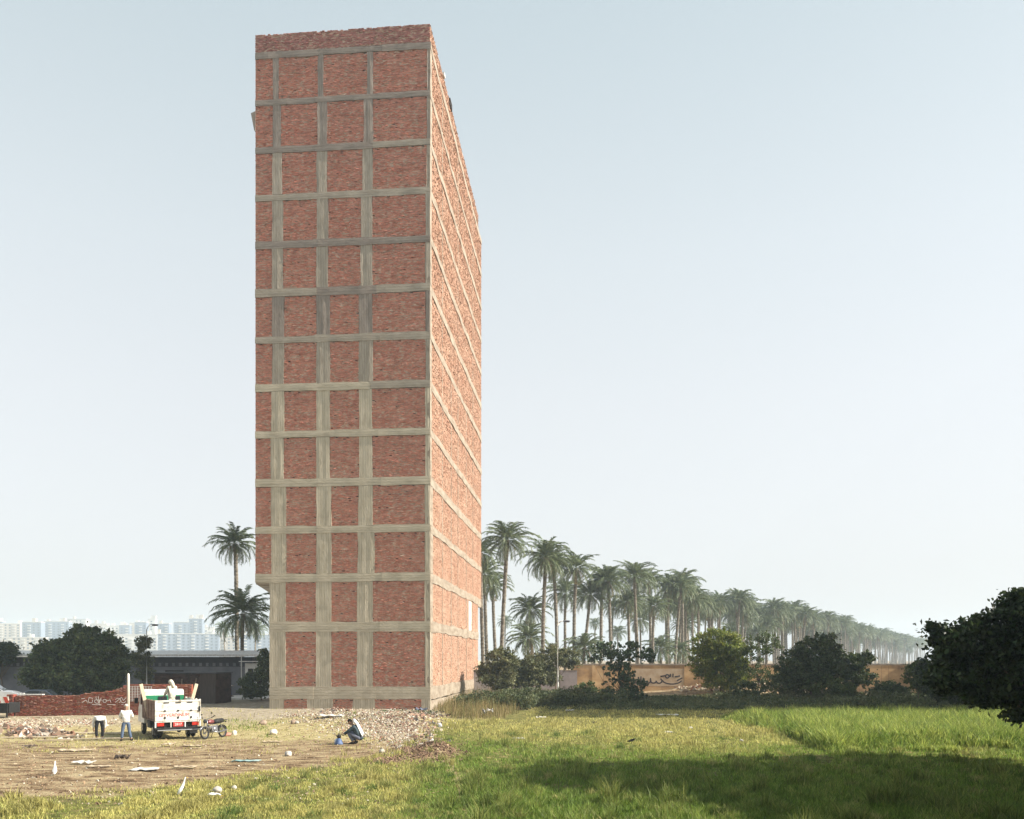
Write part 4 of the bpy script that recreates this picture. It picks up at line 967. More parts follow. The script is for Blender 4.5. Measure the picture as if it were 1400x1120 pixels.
    if headgear == 'cap':
        b = MB(); b.ell(tuple(hm+up*.045), (.095,.105,.085), 12, 6); b.ell(tuple(hm+fw*.13+up*.05), (.07,.07,.012), 10, 4); b.build('cap', CAPM, t, smooth=True)
    elif headgear == 'wrap':
        b = MB(); b.ell(tuple(hm+up*.03), (.105,.112,.12), 12, 8); b.tube([tuple(hm-fw*.07-up*.0), tuple(hm-fw*.09-up*.15), tuple(hm-fw*.12-up*.28)], [.08,.09,.05], 8); b.build('head_wrap', C_CREAM, t, smooth=True)
    elif headgear == 'hair':
        b = MB(); b.ell(tuple(hm+up*.035-fw*.018), (.092,.098,.098), 12, 8); b.build('hair', HAIR, t, smooth=True)
    return t
STAND = dict(pel=(0,0,.95), chest=(0,-.02,1.32), neck=(0,-.01,1.5), head=(0,.02,1.63), shL=(-.19,-.02,1.42), shR=(.19,-.02,1.42), elL=(-.27,-.03,1.14), elR=(.27,-.03,1.14), wrL=(-.28,.08,.9), wrR=(.28,.08,.9),
   hipL=(-.1,0,.9), hipR=(.1,0,.9), knL=(-.12,.03,.5), knR=(.12,.03,.5), anL=(-.13,0,.09), anR=(.13,0,.09), toL=(-.15,.17,.03), toR=(.15,.17,.03))
def pose(**k): d = dict(STAND); d.update(k); return d
# standing man with his back to the camera, hands in front
gx, gy, g_ = GP(172.5, 1013.5)
person((gx, gy, g_), .42, pose(elL=(-.29,.02,1.16), elR=(.29,.02,1.16), wrL=(-.14,.2,1.05), wrR=(.14,.22,1.08), knL=(-.16,.02,.5), anL=(-.2,-.02,.09), toL=(-.24,.15,.03), knR=(.13,.04,.5), anR=(.22,.02,.09), toR=(.3,.17,.03)),
   C_WHITE, C_JEANS, 'cap', 'standing man in white shirt, blue jeans and pale cap, left of the truck', scale=1.0)
# bending man
gx, gy, g_ = GP(136, 1011)
person((gx, gy, g_), .42, pose(pel=(0,-.05,.93), chest=(.0,.27,1.08), neck=(0,.45,1.06), head=(0,.56,.98), look=(0,.2,-1), shL=(-.19,.32,1.05), shR=(.19,.32,1.05), elL=(-.29,.34,.78), elR=(.27,.4,.76), wrL=(-.27,.36,.52), wrR=(.22,.45,.48),
   hipL=(-.11,-.05,.88), hipR=(.11,-.05,.88), knL=(-.14,-.02,.48), knR=(.14,-.02,.48)), C_WHITE, C_BLACK, 'hair', 'man in white shirt and black trousers bending down left of the pale post')
# walking man far behind
person((P(313,952,86)[0], 86, .14), math.radians(-60), pose(head=(0,.05,1.63), elL=(-.24,-.14,1.16), wrL=(-.2,-.12,.94), elR=(.24,.1,1.15), wrR=(.2,.28,1.1), knL=(-.1,.22,.52), anL=(-.1,.3,.1), toL=(-.1,.46,.06), knR=(.1,-.06,.5), anR=(.1,-.32,.14), toR=(.1,-.18,.04)),
   C_WHITE, C_JEANS, 'hair', 'walking man in a white top on the pale strip in front of the shed', sleeves='long', scale=1.02)
# squatting man in profile, facing left
gx, gy, g_ = GP(486, 1017.5)
SQ = dict(pel=(0,-.22,.26), chest=(0,-.02,.62), neck=(0,.13,.80), head=(0,.22,.9), look=(0,.9,-.45), shL=(-.18,.02,.72), shR=(.18,.02,.72), elL=(-.24,.26,.52), elR=(.24,.26,.52), wrL=(-.14,.46,.44), wrR=(.12,.45,.40),
   hipL=(-.12,-.2,.26), hipR=(.12,-.2,.26), knL=(-.17,.27,.5), knR=(.17,.27,.5), anL=(-.15,.02,.09), anR=(.15,.02,.09), toL=(-.17,.2,.03), toR=(.17,.2,.03))
person((gx, gy, g_), math.radians(80), SQ, C_SLATE, C_GREYB, 'hair', 'man squatting by the rubble in a dark jacket with sunlight painted white along his back', coat=C_SLATE, scale=1.12)
# white strip standing in for the sunlit rim of his back
b_ = MB(); M_ = Matrix.Translation((gx, gy, g_)) @ Matrix.Rotation(math.radians(80),4,'Z')
def cl(p): return M_ @ Vector(p)
vs, fs_ = [], []
for i in range(9):
    t = i/8; yc = .17-.48*t**1.1; zc = 1.14-.16*t-.50*t**2.0+.05*math.sin(t*6)
    for j in range(7):
        u = (j-3)/3; vs.append(cl((u*(.10+.08*t), yc-.05-.05*abs(u), zc+.02*math.cos(u*5+t*4)-.14*abs(u)**2)))
for i in range(8):
    for j in range(6): fs_.append((i*7+j, i*7+j+1, (i+1)*7+j+1, (i+1)*7+j))
b_.add(vs, fs_); o = b_.build('sun_rim', C_WHITE, smooth=True); sm = o.modifiers.new('solid', 'SOLIDIFY'); sm.thickness = .02
tag(o, 'white strip painted as sunlight along the back of the squatting man', 'cloth')
# small stove with a dark pot in front of him
gx, gy, g_ = GP(463.5, 1018)
st = empty('stove', (gx, gy, g_), 0, 'small blue stove with a dark kettle on top in front of the squatting man', 'stove')
BLUE = mat('blue_enamel', [(.05,.09,.2), (.12,.17,.3)], scale=8, rough=.5)
b_ = MB(); b_.tube([(0,0,0),(0,0,.05),(0,0,.26),(0,0,.30)], [.2,.19,.10,.05], 12); b_.build('burner', BLUE, st, smooth=True)
b_ = MB(); b_.tube([(-.12,.1,0),(-.12,.1,.2),(-.12,.1,.27)], [.12,.11,.04], 10); b_.build('can', mat('pale_can', [(.5,.55,.6)], rough=.5), st, smooth=True)
b_ = MB(); b_.tube([(0,0,.30),(0,0,.33),(0,0,.42),(0,0,.47),(0,0,.53)], [.07,.1,.09,.03,.02], 12); b_.tube([(-.07,0,.36),(-.16,0,.43)], [.025,.012], 6); b_.build('kettle', mat('sooty_metal', [(.02,.018,.016)], rough=.6), st, smooth=True)

# ------------------------------------------------------------------ truck
TW = mat('truck_white_paint', [(.30,.24,.17), (.56,.53,.47), (.70,.69,.66)], scale=3.5, hard=(.30,.55), detail=10, rough=.45, spec=.5, coat=.3)
TBR = mat('truck_brown_boards', [(.16,.10,.075), (.26,.17,.13)], scale=2, stretch=(1,.4,4), rough=.85, bump=.4)
TGR = mat('truck_green_paint', [(.01,.16,.07), (.02,.22,.10)], scale=2, rough=.4, spec=.5)
TBK = mat('truck_black', [(.015,.015,.016), (.03,.03,.03)], scale=5, rough=.6)
TDK = mat('truck_glass', [(.02,.025,.03)], rough=.08, spec=.8); TREDP = mat('tail_lamp_red', [(.45,.03,.02)], rough=.2, spec=.6); TYRE = mat('tyre_rubber', [(.02,.02,.02),(.035,.033,.03)], scale=10, rough=.9)
CHR = mat('worn_metal', [(.35,.35,.36)], rough=.3, metallic=.8); WOODP = mat('pale_timber', [(.50,.40,.28), (.62,.53,.40)], scale=3, stretch=(1,1,.2), rough=.85); REDPL = mat('plate_red', [(.42,.05,.04)], rough=.5); WHPL = mat('lettering_white', [(.75,.72,.68)], rough=.6); REDT = mat('lettering_red', [(.50,.05,.03)], rough=.6)
ang = math.radians(33)       # local +y = forward; turned so the truck heads away to the left
rear = Vector(G(243.5, 1010.5))
truck = empty('pickup_truck', (rear.x, rear.y, 0), ang, 'white high sided pickup truck with red tailgate lettering and a brown left flank', 'truck')
W = 1.08
b_ = MB(); b_.box(-W,W,.05,3.2,.90,.98); b_.build('bed_floor', TBK, truck)
b_ = MB()
for s, m_ in ((-1, TBR), (1, TW)):
    q = MB(); x0, x1 = (-W,-W+.05) if s < 0 else (W-.05,W)
    q.box(x0,x1,.06,3.2,.985,1.43); q.box(x0,x1,.06,3.2,1.45,1.90)
    for k in range(5): yy = .1+k*.75; q.box(x0-(.03 if s<0 else 0), x1+(.03 if s>0 else 0), yy, yy+.07, .95, 1.95)
    q.box(x0-.02,x1+.02,.06,3.2,.90,.95)
    q.build('side_board', m_, truck)
q = MB(); q.box(-W-.0,W+.0,-.01,.04,1.44,1.92); q.box(-W,W,-.01,.04,.93,1.42); q.box(-W,W,-.03,.0,1.86,1.93); q.box(-W,W,-.03,.0,1.40,1.455); q.box(-W,W,-.03,.0,.92,.97)
q.box(-W,-W+.05,-.03,0,.93,1.92); q.box(W-.05,W,-.03,0,.93,1.92)
tg = q.build('tailgate', TW, truck, bevel=.008)
for (x0,x1,y0,y1,z0,z1) in [(x-.13,x+.13,-.036,-.01,1.79,1.83) for x in (-.55,0,.55)]+[(x-.04,x+.04,-.04,-.02,1.02,1.12) for x in (-.62,0,.62)]+[(x-.05,x+.05,-.045,-.02,1.38,1.45) for x in (-.62,0,.62)]+[(W-.10,W-.03,-.07,-.02,1.36,1.6)]:
    q = MB(); q.box(x0,x1,y0,y1,z0,z1); q.build('latch', TBK, tg)
def text_obj(txt, size, loc, m, parent, name, wid=None):
    cu = bpy.data.curves.new(name, 'FONT'); cu.body = txt; cu.size = size; cu.extrude = .002; cu.align_x = 'CENTER'; cu.align_y = 'CENTER'; cu.materials.append(m)
    o = bpy.data.objects.new(name, cu); COL.objects.link(o); bpy.context.view_layer.update()
    dg = bpy.context.evaluated_depsgraph_get(); me = bpy.data.meshes.new_from_object(o.evaluated_get(dg)); bpy.data.objects.remove(o)
    o = bpy.data.objects.new(name, me); COL.objects.link(o); o.parent = parent; o.location = loc; o.rotation_euler = (math.pi/2, 0, 0)
    if wid: o.scale = (wid,1,1)
    return o
text_obj('GIYVERDINUM', .22, (-.18,-.016,1.19), REDT, tg, 'lettering', 1.0)
q = MB(); q.box(-.62,.62,.12,3.15,.55,.88); q.box(-.5,-.35,3.0,4.9,.55,.85); q.box(.35,.5,3.0,4.9,.55,.85); q.build('chassis', TBK, truck)
q = MB(); q.box(-W,W,-.02,.12,.85,.90); q.box(-W,-W+.06,-.02,.06,.55,.85); q.box(W-.06,W,-.02,.06,.55,.85); q.box(-.36,-.31,-.02,.06,.55,.85); q.box(.31,.36,-.02,.06,.55,.85); q.box(-W,W,-.06,.02,.50,.57); q.build('lamp_frame', TW, truck)
q = MB(); q.box(-W-.03,W+.03,-.16,-.07,.50,.60); q.build('bumper', TBK, truck, bevel=.01)
q = MB(); q.tube([(-W+.1,-.13,.46),(W-.1,-.13,.46)], .035, 8); q.build('bumper_bar', CHR, truck)
for s in (-1,1):
    q = MB(); q.box(*(sorted((s*(W-.1), s*(W-.42)))), -.03, .02, .66, .82); q.build('tail_lamp', TREDP, truck, bevel=.01)
q = MB(); q.box(-.24,.24,-.035,.0,.62,.84); pl_ = q.build('number_plate', REDPL, truck, bevel=.005)
text_obj('2817', .17, (0,-.042,.73), WHPL, pl_, 'lettering', 1.0)
def wheel(x, y, dual, name='wheel', r=.37):
    ws = [x] if not dual else [x, x-math.copysign(.23, x)]
    t_ = None
    for xx in ws:
        q = MB(); q.torus((xx,y,r), r-.09, .10, 'x', 24, 8, .95); q.tube([(xx-.09,y,r),(xx+.09,y,r)], r-.12, 16)
        o_ = q.build('wheel', TYRE, truck, smooth=True)
        q = MB(); q.tube([(xx-.095,y,r),(xx+.095,y,r)], r*.52, 14); q.tube([(xx-.11,y,r),(xx+.11,y,r)], r*.2, 10); q.build('rim', CHR, o_)
for s in (-1,1):
    wheel(s*(W-.16), .95, True); wheel(s*(W-.2), 4.0, False)
q = MB()
for s in (-1,1): q.box(*sorted((s*(W-.05), s*(W-.45))), .42,.45,.22,.85)
q.build('mud_flap', TBK, truck)
q = MB(); q.box(-W+.12,-W+.45,1.9,2.7,.45,.82); q.build('fuel_tank', TBK, truck, bevel=.03)
# cab
q = MB(); q.prismx([(3.3,.75),(3.3,1.55),(3.34,2.26),(3.5,2.36),(4.3,2.34),(4.75,1.5),(4.95,1.38),(5.0,.6),(3.4,.6)], -W+.08, W-.08)
cab = q.build('cab', TW, truck, bevel=.04)
q = MB(); q.box(-W+.1,W-.1,3.26,3.295,1.30,2.05); q.build('rear_panel', TGR, cab)
q = MB(); q.box(-.30,.12,3.22,3.262,1.78,2.0); q.box(.42,.78,3.22,3.262,1.78,2.0); q.build('rear_window', TDK, cab)
for s in (-1,1):
    q = MB(); q.box(*sorted((s*(W-.075), s*(W-.095))), 3.5,4.3,1.55,2.1); q.build('side_window', TDK, cab)
    q = MB(); q.box(*sorted((s*W, s*(W+.18))), 4.5,4.53,1.6,1.9); q.build('mirror', TBK, cab)
q = MB(); q.box(-W,W,3.2,3.25,.95,1.6); q.box(-W,-W+.05,3.2,3.25,.95,1.95); q.box(W-.05,W,3.2,3.25,.95,1.95); q.build('headboard', TW, truck)
for (x, y, lean) in ((-W+.12, 2.2, .10), (W-.18, 2.0, -.14)):
    b_ = MB(); M_ = truck.matrix_world.copy(); M_ = Matrix.Translation((rear.x, rear.y, 0)) @ Matrix.Rotation(ang,4,'Z') @ Matrix.Translation((x,y,.98)) @ Matrix.Rotation(-lean*2,4,'Y') @ Matrix.Rotation(-.1,4,'X')
    b_.box(-.08,.08,-.03,.03,0,1.75,M_)
    tag(b_.build('timber_plank', WOODP), 'pale timber plank leaning up %s in the truck bed' % ('at the left side' if x < 0 else 'at the right side, beside the man'), 'plank')
# man standing in the truck bed
ML = Matrix.Translation((rear.x, rear.y, 0)) @ Matrix.Rotation(ang,4,'Z')
q = ML @ Vector((-.05, 1.25, .985))
person(tuple(q), math.radians(55), pose(head=(0,.04,1.62), elL=(-.25,.1,1.16), wrL=(-.2,.3,1.0), elR=(.24,.12,1.18), wrR=(.12,.33,1.12)), C_CREAM, C_CREAM, 'wrap', 'man in cream clothes and a head wrap standing in the truck bed', scale=1.08)

# white post
gx, gy, g_ = GP(175.5, 990)
b_ = MB(); b_.tube([(0,0,-.2),(0,0,2.85),(0,0,3.02),(0,0,3.08)], [.085,.078,.07,.025], 8); o = b_.build('concrete_post', mat('post_paint', [(.55,.5,.42), (.70,.66,.58)], scale=2, stretch=(1,1,.4), bump=.3), smooth=True); o.location = (gx, gy, g_)
tag(o, 'tall pale post rising behind the standing man in jeans', 'post')

# ------------------------------------------------------------------ motorcycle
gx, gy, g_ = GP(293, 1009)
mc = empty('motorcycle', (gx, gy, g_), math.radians(-62), 'small motorcycle leaning on its stand right of the truck', 'motorcycle')
mc.rotation_euler = (0, math.radians(-9), math.radians(-22)); mc.scale = (1.03,)*3 # local -y is forward
MCR = mat('motorcycle_dark_red', [(.10,.03,.03), (.2,.05,.05)], scale=4, rough=.3, spec=.5)
for (y, nm) in ((-.62,'front'),(.62,'rear')):
    q = MB(); q.torus((0,y,.3), .255, .045, 'x', 28, 8); o_ = q.build('wheel', TYRE, mc, smooth=True)
    q = MB(); q.torus((0,y,.3), .215, .014, 'x', 24, 6); q.tube([(-.05,y,.3),(.05,y,.3)], .05, 10)
    for k in range(12):
        a = k*math.pi/6; q.tube([(0,y,.3),(0,y+.21*math.cos(a),.3+.21*math.sin(a))], .004, 4)
    q.build('rim', CHR, o_)
    q = MB(); pts = [(0, y+.33*math.cos(a), .3+.33*math.sin(a)) for a in [math.radians(d) for d in range(20,161,20)]]
    for xo in (-.04,-.02,0,.02,.04): q.tube([(p[0]+xo,p[1],p[2]) for p in pts], .013, 5)
    q.build('mudguard', CHR if nm == 'front' else TBK, mc, smooth=True)
for s in (-1,1):
    q = MB(); q.tube([(s*.09,-.62,.3),(s*.09,-.45,.78),(s*.08,-.40,.95)], [.024,.022,.02], 8); q.build('fork', CHR, mc, smooth=True)
    q = MB(); q.tube([(s*.1,.62,.3),(s*.11,.42,.66)], .025, 8); q.build('shock_absorber', CHR, mc)
q = MB(); q.tube([(-.38,-.22,1.08),(-.25,-.34,1.0),(0,-.40,.96),(.25,-.34,1.0),(.38,-.22,1.08)], .014, 8); hb = q.build('handlebar', CHR, mc, smooth=True)
q = MB()
for s in (-1,1): q.tube([(s*.27,-.33,1.0),(s*.40,-.2,1.09)], .022, 8)
q.build('grip', TBK, hb)
q = MB()
for s in (-1,1): q.tube([(s*.25,-.34,1.0),(s*.3,-.32,1.18)], .006, 5); q.ell((s*.31,-.32,1.22), (.06,.015,.035), 8, 5)
q.build('mirror', TBK, hb)
q = MB(); q.ell((0,-.50,.86), (.10,.08,.10), 12, 8); q.build('headlight', TDK, mc, smooth=True)
q = MB(); q.ell((0,-.14,.82), (.13,.26,.12), 12, 8); q.build('fuel_tank', MCR, mc, smooth=True)
q = MB(); q.tube([(0,.08,.80),(0,.35,.82),(0,.75,.86)], [.10,.13,.09], 8); q.build('saddle', TBK, mc, smooth=True)
q = MB(); q.box(-.12,.12,-.2,.2,.28,.62); q.tube([(0,-.15,.5),(0,-.32,.58)], [.09,.1], 10); q.tube([(.13,0,.42),(.16,0,.42)], .1, 12); q.build('engine', CHR, mc, bevel=.02)
q = MB(); q.tube([(.14,-.2,.35),(.16,.1,.27),(.17,.75,.34)], [.02,.03,.045], 8); q.build('exhaust', CHR, mc, smooth=True)
q = MB(); q.tube([(0,-.42,.9),(0,-.1,.7),(0,.5,.72),(0,.85,.78)], .028, 6); q.tube([(0,-.40,.85),(0,-.2,.35),(0,.25,.3),(.05,.62,.3)], .026, 6); q.tube([(-.1,.1,.35),(-.36,.15,.0)], .014, 6); q.build('frame', TBK, mc)
q = MB(); q.box(-.1,.1,.6,1.0,.84,.87); q.ell((0,.95,.76), (.05,.03,.035), 8, 5); q.build('rack', TBK, mc)

# ------------------------------------------------------------------ vehicles at the left edge
SILV = mat('silver_car_paint', [(.42,.43,.45), (.5,.51,.53)], scale=2, rough=.25, metallic=.5, spec=.6)
def car(x, y, rz, body_m, label, cat='car'):
    t = empty('parked_car', (x, y, 0), rz, label, cat)
    q = MB(); q.prismx([(-2.1,.35),(-2.15,.7),(-1.6,.9),(-.95,.98),(-.35,1.42),(.9,1.45),(1.7,1.02),(2.1,.95),(2.12,.38)], -.82, .82); bd = q.build('body', body_m, t, bevel=.06)
    q = MB(); q.prismx([(-.88,1.0),(-.36,1.38),(.0,1.40),(.0,1.0)], -.83, .83); q.prismx([(.06,1.0),(.06,1.40),(.85,1.40),(1.45,1.02)], -.83, .83); q.build('side_window', TDK, bd)
    q = MB(); q.add([(-.68,-1.0,.99),(.68,-1.0,.99),(.6,-.42,1.40),(-.6,-.42,1.40)], [(0,1,2,3)]); q.build('windscreen', TDK, bd)
    for sx2 in (-1,1):
        for yy in (-1.35,1.35):
            q = MB(); q.torus((sx2*.74,yy,.32), .23,.09,'x',20,8); q.tube([(sx2*.67,yy,.32),(sx2*.81,yy,.32)], .2, 12); w_o = q.build('wheel', TYRE, t, smooth=True)
            q = MB(); q.tube([(sx2*.66,yy,.32),(sx2*.825,yy,.32)], .14, 10); q.build('rim', CHR, w_o)
        q = MB(); q.box(*sorted((sx2*.78,sx2*.5)), -2.14,-2.08,.62,.74); q.build('headlight', LAMP, t)
    return t
c1 = car(P(-12,950,66)[0], 66, math.radians(108), SILV, 'silver car cut by the left edge behind the end of the low brick wall')
c1.location.z = .55
DKV = mat('dark_vehicle_paint', [(.03,.04,.06)], rough=.3, spec=.5)
c2 = car(P(60,950,70)[0], 70, math.radians(100), DKV, 'dark blue car half hidden behind the low brick wall under the bushy tree')
# striped barrier board
gx, gy, g_ = P(2,970,58)
bb = empty('barrier_board', (P(1,970,58)[0], 58, 0), 0, 'red and white striped barrier board at the left edge', 'barrier')
REDB = mat('barrier_red', [(.45,.05,.03)], rough=.5); 
q = MB(); q.box(-1.0,.5,0,.05,.98,1.42); q.build('board', TW, bb)
q = MB()
for k in range(3): x = -1.0+k*.55; q.add([(x+.05,-.004,1.40),(x+.30,-.004,1.40),(x+.48,-.004,1.0),(x+.2,-.004,1.0)], [(0,3,2,1)])
q.build('stripe', REDB, bb)
q = MB(); q.box(-1.0,.5,.1,1.4,.3,.98); q.box(-.9,-.8,.0,.06,0,1.0); q.box(.35,.45,.0,.06,0,1.0); q.build('stand', TBK, bb)

# ------------------------------------------------------------------ rubble and rubbish
def stones(n, fn, rg, smin, smax, flat=.7):
    """many angular lumps as one mesh; fn(n) -> x,y"""
    x, y = fn(n); s = rg.uniform(smin, smax, n)*rg.uniform(.5,1.2,n); z = gh(x, y)
    cube = np.array([[-1,-1,-1],[1,-1,-1],[1,1,-1],[-1,1,-1],[-1,-1,1],[1,-1,1],[1,1,1],[-1,1,1]])*.5
    V = cube[None]*np.stack([s*rg.uniform(.7,1.6,n), s*rg.uniform(.6,1.2,n), s*rg.uniform(.35,1,n)*flat],1)[:,None,:]
    V = V*(1+rg.uniform(-.32,.32,V.shape)); q = rg.normal(0,1,(n,4)); q[:,0] += 1.0; q /= np.linalg.norm(q,axis=1)[:,None]
    w,a,b,c = q.T; Rm = np.stack([1-2*(b*b+c*c),2*(a*b-c*w),2*(a*c+b*w),2*(a*b+c*w),1-2*(a*a+c*c),2*(b*c-a*w),2*(a*c-b*w),2*(b*c+a*w),1-2*(a*a+b*b)],1).reshape(n,3,3)
    V = np.einsum('nij,nkj->nki', Rm, V) + np.stack([x, y, z+s*.12],1)[:,None,:]
    fl = np.array([[0,3,2,1],[4,5,6,7],[0,1,5,4],[1,2,6,5],[2,3,7,6],[3,0,4,7]])
    return V.reshape(-1,3), ((np.arange(n)*8)[:,None,None]+fl[None]).reshape(-1,4)
def island_palette(name, pal, rough=.9):
    m = bpy.data.materials.new(name); m.use_nodes = True; N = m.node_tree.nodes; L = m.node_tree.links
    g = N.new('ShaderNodeNewGeometry'); r = N.new('ShaderNodeValToRGB'); r.color_ramp.interpolation = 'CONSTANT'
    el = r.color_ramp.elements; acc = 0; el[0].color = (*pal[0][1],1); el[0].position = 0
    for k, (wgt, c) in enumerate(pal):
        if k == 1: el[1].position = acc; el[1].color = (*c,1)
        elif k > 1: e = el.new(acc); e.color = (*c,1)
        acc += wgt
    L.new(g.outputs['Random Per Island'], r.inputs[0]); bs = N['Principled BSDF']; L.new(r.outputs[0], bs.inputs['Base Color']); bs.inputs['Roughness'].default_value = rough
    nb = N.new('ShaderNodeTexNoise'); nb.inputs['Scale'].default_value = 20; bp = N.new('ShaderNodeBump'); bp.inputs['Strength'].default_value = .5; bp.inputs['Distance'].default_value = .02; L.new(nb.outputs[0], bp.inputs['Height']); L.new(bp.outputs[0], bs.inputs['Normal'])
    return m
RUB = island_palette('rubble_mix', [(.34,(.38,.32,.23)), (.24,(.28,.22,.155)), (.12,(.27,.13,.085)), (.12,(.46,.41,.33)), (.12,(.15,.085,.06)), (.04,(.58,.56,.52))])
RUBD = island_palette('dark_rubbish_mix', [(.3,(.16,.11,.08)), (.2,(.3,.2,.14)), (.15,(.5,.44,.36)), (.15,(.08,.07,.06)), (.04,(.6,.58,.54)), (.16,(.22,.12,.08))])
SOILM = island_palette('clods', [(.4,(.15,.09,.055)), (.3,(.21,.13,.08)), (.2,(.11,.065,.04)), (.1,(.28,.19,.12))])
def px_region(fn_list):
    """uniform sampling in quads of photo pixels -> ground points"""
    def f(n):
        out = []
        tot = sum(w_ for *_, w_ in fn_list)
        xs_, ys_ = [], []
        for (x0, x1, y0, y1, w_) in fn_list:
            k = int(n*w_/tot)+1; px = rng.normal((x0+x1)/2, (x1-x0)/4.2, k); py = rng.normal((y0+y1)/2, (y1-y0)/4.2, k); py = np.maximum(py, 958)
            Z = F*H/(py-HY); xs_.append((px-CX)/F*Z); ys_.append(Z)
        x = np.concatenate(xs_)[:n]; y = np.concatenate(ys_)[:n]; return x, y
    return f
V_, F_ = stones(21000, px_region([(440,590,968,1004,6), (505,590,985,1018,3), (385,470,974,990,1.6)]), rng, .02, .10)
tag(np_mesh('rubble_heap', V_, F_, RUB), 'heap of broken bricks and plaster rubble in front of the tower', 'rubble', kind='stuff')
V_, F_ = stones(1500, px_region([(540,605,962,1000,3), (560,600,1000,1022,1), (440,480,968,982,1)]), rng, .05, .2)
tag(np_mesh('rubbish', V_, F_, RUBD), 'dark rubbish and twigs strewn over the rubble by the tower corner', 'rubbish', kind='stuff')
V_, F_ = stones(2800, px_region([(-60,90,982,998,4), (60,170,983,994,1.6)]), rng, .02, .11)
tag(np_mesh('rubble_heap', V_, F_, RUB), 'broken brick rubble along the foot of the low red wall', 'rubble', kind='stuff')
V_, F_ = stones(3200, px_region([(545,632,1016,1042,3), (500,560,1036,1046,.7)]), rng, .02, .10)
tag(np_mesh('soil_clods', V_, F_, SOILM), 'dug brown soil clods on the earth mound in the grass', 'soil', kind='stuff')
V_, F_ = stones(5200, lambda n: (lambda px, py: ((px-CX)/F*(F*H/(py-HY)), F*H/(py-HY)))(rng.uniform(-60,600,n), rng.uniform(985,1100,n)), rng, .015, .07, .5)
tag(np_mesh('gravel', V_, F_, island_palette('gravel_mix', [(.4,(.30,.2,.12)), (.25,(.16,.10,.06)), (.27,(.34,.27,.18)), (.03,(.5,.46,.38))])), 'small stones and clods strewn over the brown dirt', 'gravel', kind='stuff')
V_, F_ = stones(900, lambda n: (lambda x: (x, rng.normal(94.5, 1.6, n)))(rng.uniform(18,36,n)), rng, .08, .4)
tag(np_mesh('rubble_heap', V_, F_, RUB), 'pale rubble on the earth bank at the foot of the ochre wall', 'rubble', kind='stuff')
def stone(px, py, s, m, label, cat='stone', sq=(1,.8,.7), seed=0, name='stone', group=None):
    import bmesh
    x, y, z = GP(px, py); bm = bmesh.new(); bmesh.ops.create_icosphere(bm, subdivisions=2, radius=.5); rg = random.Random(seed+int(px))
    for v in bm.verts:
        k = 1+.22*math.sin(v.co.x*7+seed)+rg.uniform(-.10,.10); v.co = Vector((v.co.x*sq[0]*s*k, v.co.y*sq[1]*s*k, v.co.z*sq[2]*s*k))
    bmesh.ops.subdivide_edges(bm, edges=bm.edges[:], cuts=1, use_grid_fill=True, smooth=.6); [setattr(f_, 'smooth', True) for f_ in bm.faces]; me = bpy.data.meshes.new(name); bm.to_mesh(me); bm.free(); me.materials.append(m); o = bpy.data.objects.new(name, me); COL.objects.link(o); o.location = (x, y, z+s*sq[2]*.32); o.rotation_euler = (0,0,rg.uniform(0,3))
    return tag(o, label, cat, group)
ST = mat('pale_stone', [(.45,.41,.33), (.66,.62,.54)], scale=3, bump=.6, bscale=8); ST2 = mat('white_stone', [(.33,.30,.26), (.56,.53,.48)], scale=3, bump=.5, bscale=8); ST3 = mat('brown_stone', [(.2,.14,.1), (.34,.26,.2)], scale=3, bump=.6, bscale=8)
stone(373.5, 1004, .46, ST, 'pale wedge shaped boulder on the grass left of the squatting man')
stone(394, 1033, .33, ST2, 'white cube shaped stone with a dark left side on the bare dirt')
stone(359, 991, .48, ST3, 'dark bundle shaped stone on the dust in front of the tower left corner')
stone(401, 991, .42, ST3, 'brown stone at the left end of the rubble heap', seed=2)
stone(405, 991, .34, ST2, 'white stone leaning against the brown one at the end of the rubble heap', seed=5)
stone(320, 1004, .33, ST, 'pale broken block behind the motorcycle', sq=(.8,.8,.9), seed=3)
stone(310, 1006, .5, mat('red_shadow', [(.3,.13,.1),(.4,.2,.15)], scale=4), 'flat reddish lump standing for the red shadow of the block behind the motorcycle', sq=(1.3,.6,.4))  # red lump in place of the shadow beside the pale block
stone(297, 1083, .32, ST2, 'rounded white lump lying in the grass behind the two egrets', sq=(1.2,.8,.6), seed=8)
stone(320, 1080, .22, ST, 'pale pointed lump in the grass, right of the rounded white one', sq=(1.3,.7,.7), seed=9)
stone(522, 1029, .26, ST, 'small pale stone in the grass left of the earth mound', seed=4)
stone(350, 1067, .12, ST2, 'tiny white stone at the edge of the grass', seed=4)
stone(1014, 1014, .2, ST2, 'small white litter lump in the sunny grass near the crop', seed=6)
stone(944, 996, .22, ST2, 'white scrap lying in the middle of the sunny field', sq=(1.3,.8,.5), seed=7)
stone(979, 938+14, .75, ST, 'big pale boulder on top of the earth bank by the ochre wall', sq=(1.1,.8,1.0), seed=11)
def scrap(name, px, py, w_, d_, m, label, cat, curl=.05, rz=0, group=None, h_=.02, n=6):
    x, y, z = GP(px, py); rg = random.Random(int(px*7+py)); vs = []; fs_ = []
    for i in range(n+1):
        for j in range(n+1):
            u, v = i/n-.5, j/n-.5; k = 1-.25*rg.random() if (i in (0,n) or j in (0,n)) else 1
            vs.append((u*w_*k, v*d_*k, .03+curl*(abs(math.sin(i*1.7+px))*.6+rg.random()*.6)))
    for i in range(n):
        for j in range(n): fs_.append((i*(n+1)+j, (i+1)*(n+1)+j, (i+1)*(n+1)+j+1, i*(n+1)+j+1))
    b = MB(); b.add(vs, fs_); o = b.build(name, m); o.location = (x,y,z); o.rotation_euler = (0,0,rz); s = o.modifiers.new('s','SOLIDIFY'); s.thickness = h_
    return tag(o, label, cat, group)
